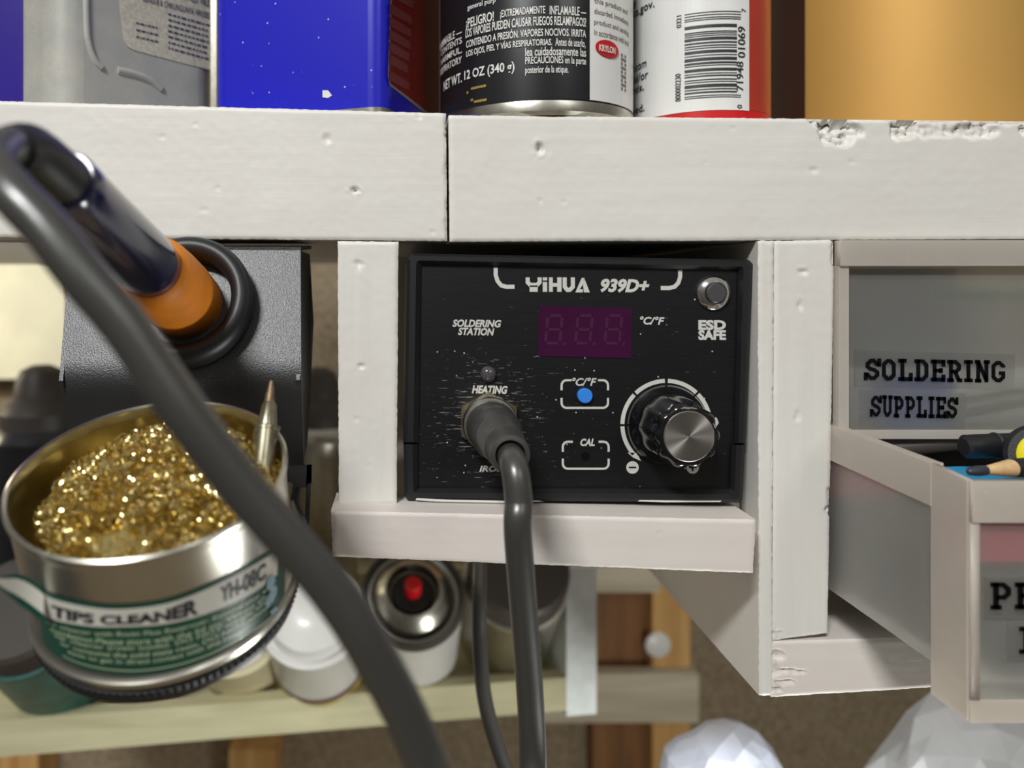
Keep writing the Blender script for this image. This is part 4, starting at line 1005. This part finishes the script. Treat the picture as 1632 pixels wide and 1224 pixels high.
bm = bmesh.new(); add_lathe(bm, [(.0066, .0038), (.0066, .0046), (.006, .005), (0, .005)], D(1662, 728, .224), (-.5, -.8, .2), 40); obj('yellow_face', bm, M['yellow'], tp, smooth=35)
bm = bmesh.new(); c = D(1600, 865, .1924); add_box(bm, (X0+.0045, c.y, CZ-.0678), (XR-.01, c.y+.008, CZ-.0562)); bevel_all(bm, .001, 2)
tag(obj('red_case', bm, M['rose'], None, smooth=40), 'rose red case pressed against the front of the lower drawer', 'case')
bm = bmesh.new(); c = D(1400, 760, .26); add_box(bm, (X0+.004, -.002, wz0+.031), (X0+.020, .014, wz1-.013)); bevel_all(bm, .002, 2)
tag(obj('red_case', bm, M['rose'], None, smooth=40), 'red case seen through the side of the lower drawer near the shelf', 'case')
bm = bmesh.new(); add_box(bm, (X0+.022, .016, wz0+.0012), (XR-.004, .068, wz1-.003)); bevel_all(bm, .004, 2)
tag(obj('black_pouch', bm, M['black'], None, smooth=40), 'black pouch at the back of the lower drawer under the upper one', 'pouch')
bm = bmesh.new(); c = D(1625, 1075, .200); add_prism(bm, [D(1592, 1100, .197), D(1612, 1058, .197), D(1660, 1040, .197), D(1660, 1105, .197)], (0, .01, 0)); bevel_all(bm, .001, 2)
tag(obj('dark_clip', bm, M['slate'], None, smooth=40), 'dark slate clip low behind the front of the lower drawer', 'clip')
bm = bmesh.new(); add_box(bm, (X0+.005, ybk+.006, wz0+.0008), (XR-.02, ybk+.075, wz0+.030)); bevel_all(bm, .003, 2)  # charcoal block added to make the drawer interior dark
tag(obj('dark_filler', bm, M['cap_grey'], None, smooth=40), 'charcoal filler block added to darken the bottom of the lower drawer', 'filler')

# ------------------------------------------------------------------ workshop behind and below
def struct(name, bm, m, smooth=None):
    o = obj(name, bm, m, None, smooth=smooth); o['kind'] = 'structure'; return o
WY = .82-CD
bm = bmesh.new(); add_box(bm, (-0.9, WY, CZ-1.3), (1.1, WY+.02, CZ+.7)); struct('wall_back', bm, M['wall'])
bm = bmesh.new(); add_box(bm, (-0.9, -1.0, CZ-1.32), (1.1, WY+.02, CZ-1.30)); struct('floor', bm, M['wall'])
def wall_box(name, x0, y0, x1, y1, d, th, m):
    a, b = V(x0, y1, d), V(x1, y0, d); bm = bmesh.new(); add_box(bm, (a.x, d-CD, a.z), (b.x, d-CD+th, b.z)); bevel_all(bm, .001, 1); return struct(name, bm, m)
wall_box('trim_1', 1040, -300, 1100, 1900, .775, .0448, M['stud'])
wall_box('trim_2', 945, -300, 1038, 1900, .792, .0278, M['stud_dark'])
wall_box('trim_3', 918, 903, 1052, 944, .762, .0127, M['cleat'])
wall_box('trim_4', -500, 320, 104, 604, .782, .0378, M['cream_wall'])
wall_box('trim_5', 860, 1074, 1114, 1152, .760, .0148, M['cleat'])
wall_box('trim_6', 0, 1240, 60, 1900, .78, .0398, M['stud'])
wall_box('trim_7', -60, 1195, 60, 1900, .775, .0448, M['stud'])
wall_box('trim_8', 365, 1195, 440, 1900, .775, .0448, M['stud'])
# round white button on the stud
bm = bmesh.new(); add_lathe(bm, [(0, 0), (.0125, 0), (.0125, .002), (.009, .004), (0, .005)], V(1048, 1027, .775), (0, -1, 0), 32)
tag(obj('wall_hook', bm, M['can_white'], None, smooth=50), 'round white button stuck on the yellow pine stud below the shelf', 'hook')

# can rack
rk0, rk1 = V(-120, 1150, .48), V(902, 1078, .540)
rdir = Vector((rk1.x-rk0.x, rk1.y-rk0.y, 0)).normalized(); rback = Vector((-rdir.y, rdir.x, 0))
rz1 = CZ-.2715; rz0 = CZ-.2945
rack = thing('can_rack', 'pale pine rack holding spray cans below the shelf', 'rack', (rk0.x, rk0.y, rz0))
A = Vector((rk0.x, rk0.y, 0)); B = Vector((rk1.x, rk1.y, 0))
def rack_box(name, a, b, z0, z1, depth, m):
    bm = bmesh.new(); add_prism(bm, [a+Vector((0, 0, z0)), b+Vector((0, 0, z0)), b+rback*depth+Vector((0, 0, z0)), a+rback*depth+Vector((0, 0, z0))], (0, 0, z1-z0)); bevel_all(bm, .0012, 2); return obj(name, bm, m, rack, smooth=40)
rack_box('front_rail', A, B, rz0, rz1, .012, M['pine'])
rack_box('floor_board', A+rback*.012, B+rback*.012, rz0-.002, rz0+.0115, .178, M['pine'])
rack_box('back_rail', A+rback*.190, B+rback*.190, rz0, rz1+.01, .010, M['pine'])
B2 = B+rdir*.0004
rack_box('end_panel', B2, B2+rdir*.022, rz0-.004, rz1+.075, .200, M['pine_end'])
RZ = rz0+.0115
def upright(label, x_px, d, z_top, capm, bodym, R=.0325):
    c = V(x_px, 600, d); o = Vector((c.x, c.y, RZ)); H = z_top-RZ
    t = thing('spray_can', label, 'can', o, None)
    bm = bmesh.new(); add_lathe(bm, [(R*.95, 0), (R, .003), (R, H-.062), (R*1.02, H-.060), (R*1.02, H-.056), (R*.9, H-.050), (R*.8, H-.047)], o, (0, 0, 1), 40); obj('can_body', bm, bodym, t, smooth=35)
    bm = bmesh.new(); add_lathe(bm, [(R*.82, H-.049), (R*.84, H-.036), (R*.7, H-.028), (R*.56, H-.025), (R*.52, H-.012), (R*.42, H-.004), (R*.2, H), (0, H)], o, (0, 0, 1), 40); obj('cap', bm, capm, t, smooth=35)
upright('spray can with domed charcoal cap left of the iron holder', 66, .605, V(60, 582, .605).z, M['cap_grey'], M['can_black'], .036)
upright('dark spray can glimpsed between the iron holder and white stile', 508, .650, V(0, 586, .650).z, M['cap_grey'], M['steel'])
def leaning(label, x_px, y_px, d, capkind, bodym, Ln_=.11, R=.033, el=.80):
    top = V(x_px, y_px, d); axd = Vector((0.0, -math.cos(el), math.sin(el)))    # axis from base to top
    Ln_ = (top.z-RZ-R*math.cos(el))/math.sin(el); base = top-axd*Ln_
    t = thing('spray_can', label, 'can', base)
    bm = bmesh.new(); add_lathe(bm, [(R*.95, 0), (R, .002), (R, Ln_-.010), (R*1.02, Ln_-.008), (R*1.02, Ln_-.004), (R*.96, Ln_-.003), (R*.9, Ln_-.006)], base, axd, 48); cb = obj('can_body', bm, bodym, t, smooth=35)
    if capkind == 'dome':
        bm = bmesh.new(); add_lathe(bm, [(R*.92, Ln_-.008), (R*.78, Ln_-.004), (R*.70, Ln_+.002), (R*.52, Ln_+.006), (R*.48, Ln_+.003), (R*.46, Ln_-.002), (0, Ln_-.002)], base, axd, 48); obj('dome', bm, M['steel'], t, smooth=35)
        bm = bmesh.new(); add_lathe(bm, [(R*1.0, Ln_-.011), (R*1.03, Ln_-.008), (R*1.03, Ln_-.002), (R*.94, Ln_-.0005), (R*.90, Ln_-.005)], base, axd, 48, cap=False); obj('rim', bm, M['cap_grey'], t, smooth=35)
        bm = bmesh.new(); add_lathe(bm, [(R*.44, Ln_-.002), (R*.40, Ln_+.001), (R*.2, Ln_+.002), (0, Ln_+.002)], base, axd, 32); obj('valve_cup', bm, M['black'], t, smooth=35)
        bm = bmesh.new(); add_lathe(bm, [(R*.17, Ln_), (R*.17, Ln_+.012), (R*.13, Ln_+.014), (0, Ln_+.014)], base, axd, 24); obj('nozzle', bm, M['red'], t, smooth=35)['label'] = 'red spray nozzle'
    elif capkind == 'lid':
        bm = bmesh.new(); add_lathe(bm, [(R*.97, Ln_-.008), (R*.97, Ln_+.014), (R*.9, Ln_+.017), (0, Ln_+.017)], base, axd, 48); obj('cap', bm, M['cap_grey'], t, smooth=35)
    else:
        bm = bmesh.new(); add_lathe(bm, [(R*.9, Ln_-.008), (R*.8, Ln_+.004), (R*.5, Ln_+.010), (R*.3, Ln_+.012), (0, Ln_+.012)], base, axd, 48); obj('dome', bm, M['can_white'], t, smooth=35)
    return t, cb, base, axd, Ln_
leaning('white spray can with silver dome and red nozzle leaning in the rack', 658, 945, .500, 'dome', M['can_white'])
leaning('pale grey can with wide charcoal lid at the rack end', 823, 920, .518, 'lid', M['steel'], R=.0345)
t, cb, base, axd, Ln_ = leaning('white can with coloured band seen beside the blurred cord', 497, 975, .490, 'white', M['can_white'])
bm = bmesh.new(); add_lathe(bm, [(.0333, .004), (.0333, .012)], base, axd, 48, cap=False); obj('yellow_band', bm, mat('ochre_band', srgb(190, 170, 90), .5), cb, smooth=60)
bm = bmesh.new(); add_lathe(bm, [(.0334, .013), (.0334, .018)], base, axd, 48, cap=False); obj('dark_band', bm, mat('plum_band', srgb(110, 60, 80), .5, var=.3, vscale=400), cb, smooth=60)
leaning('cream can mostly hidden behind the brass wool tin', 374, 992, .515, 'white', mat('cream_can_paint', srgb(206, 196, 160), .4))
leaning('dusky can with grey lid below the left side of the tin', 224, 1008, .512, 'lid', mat('dusky_can_paint', srgb(170, 140, 130), .4), R=.028)
t, cb, base, axd, Ln_ = leaning('teal printed can at the left end of the rack', 40, 985, .470, 'lid', mat('teal_can_print', srgb(40, 92, 84), .4, var=.3, vscale=90), R=.034)

# bags hanging below on the right
def crumple(name, label, cen, r, sq, m, seed, amp=.2):
    bm = bmesh.new(); bmesh.ops.create_icosphere(bm, subdivisions=3, radius=1.0); 
    for v in bm.verts:
        n = v.co.copy(); k = 1+amp*noise.noise(n*1.6+Vector((seed, 0, 0)))+amp*.5*noise.noise(n*3.4+Vector((0, seed, 0)))
        v.co = Vector((n.x*sq[0], n.y*sq[1], n.z*sq[2]))*r*k+cen
    return tag(obj(name, bm, m, None), label, 'bag')
crumple('plastic_bag', 'bluish white crumpled plastic bag at the bottom below the bottom rail', V(1152, 1268, .40), .035, (.95, .7, 1.05), M['milk'], 3.0, .12)
crumple('plastic_bag', 'clear crumpled plastic bag below the pulled-out drawer', V(1555, 1250, .44), .055, (1.0, .5, 1.0), M['bag'], 8.0, .22)
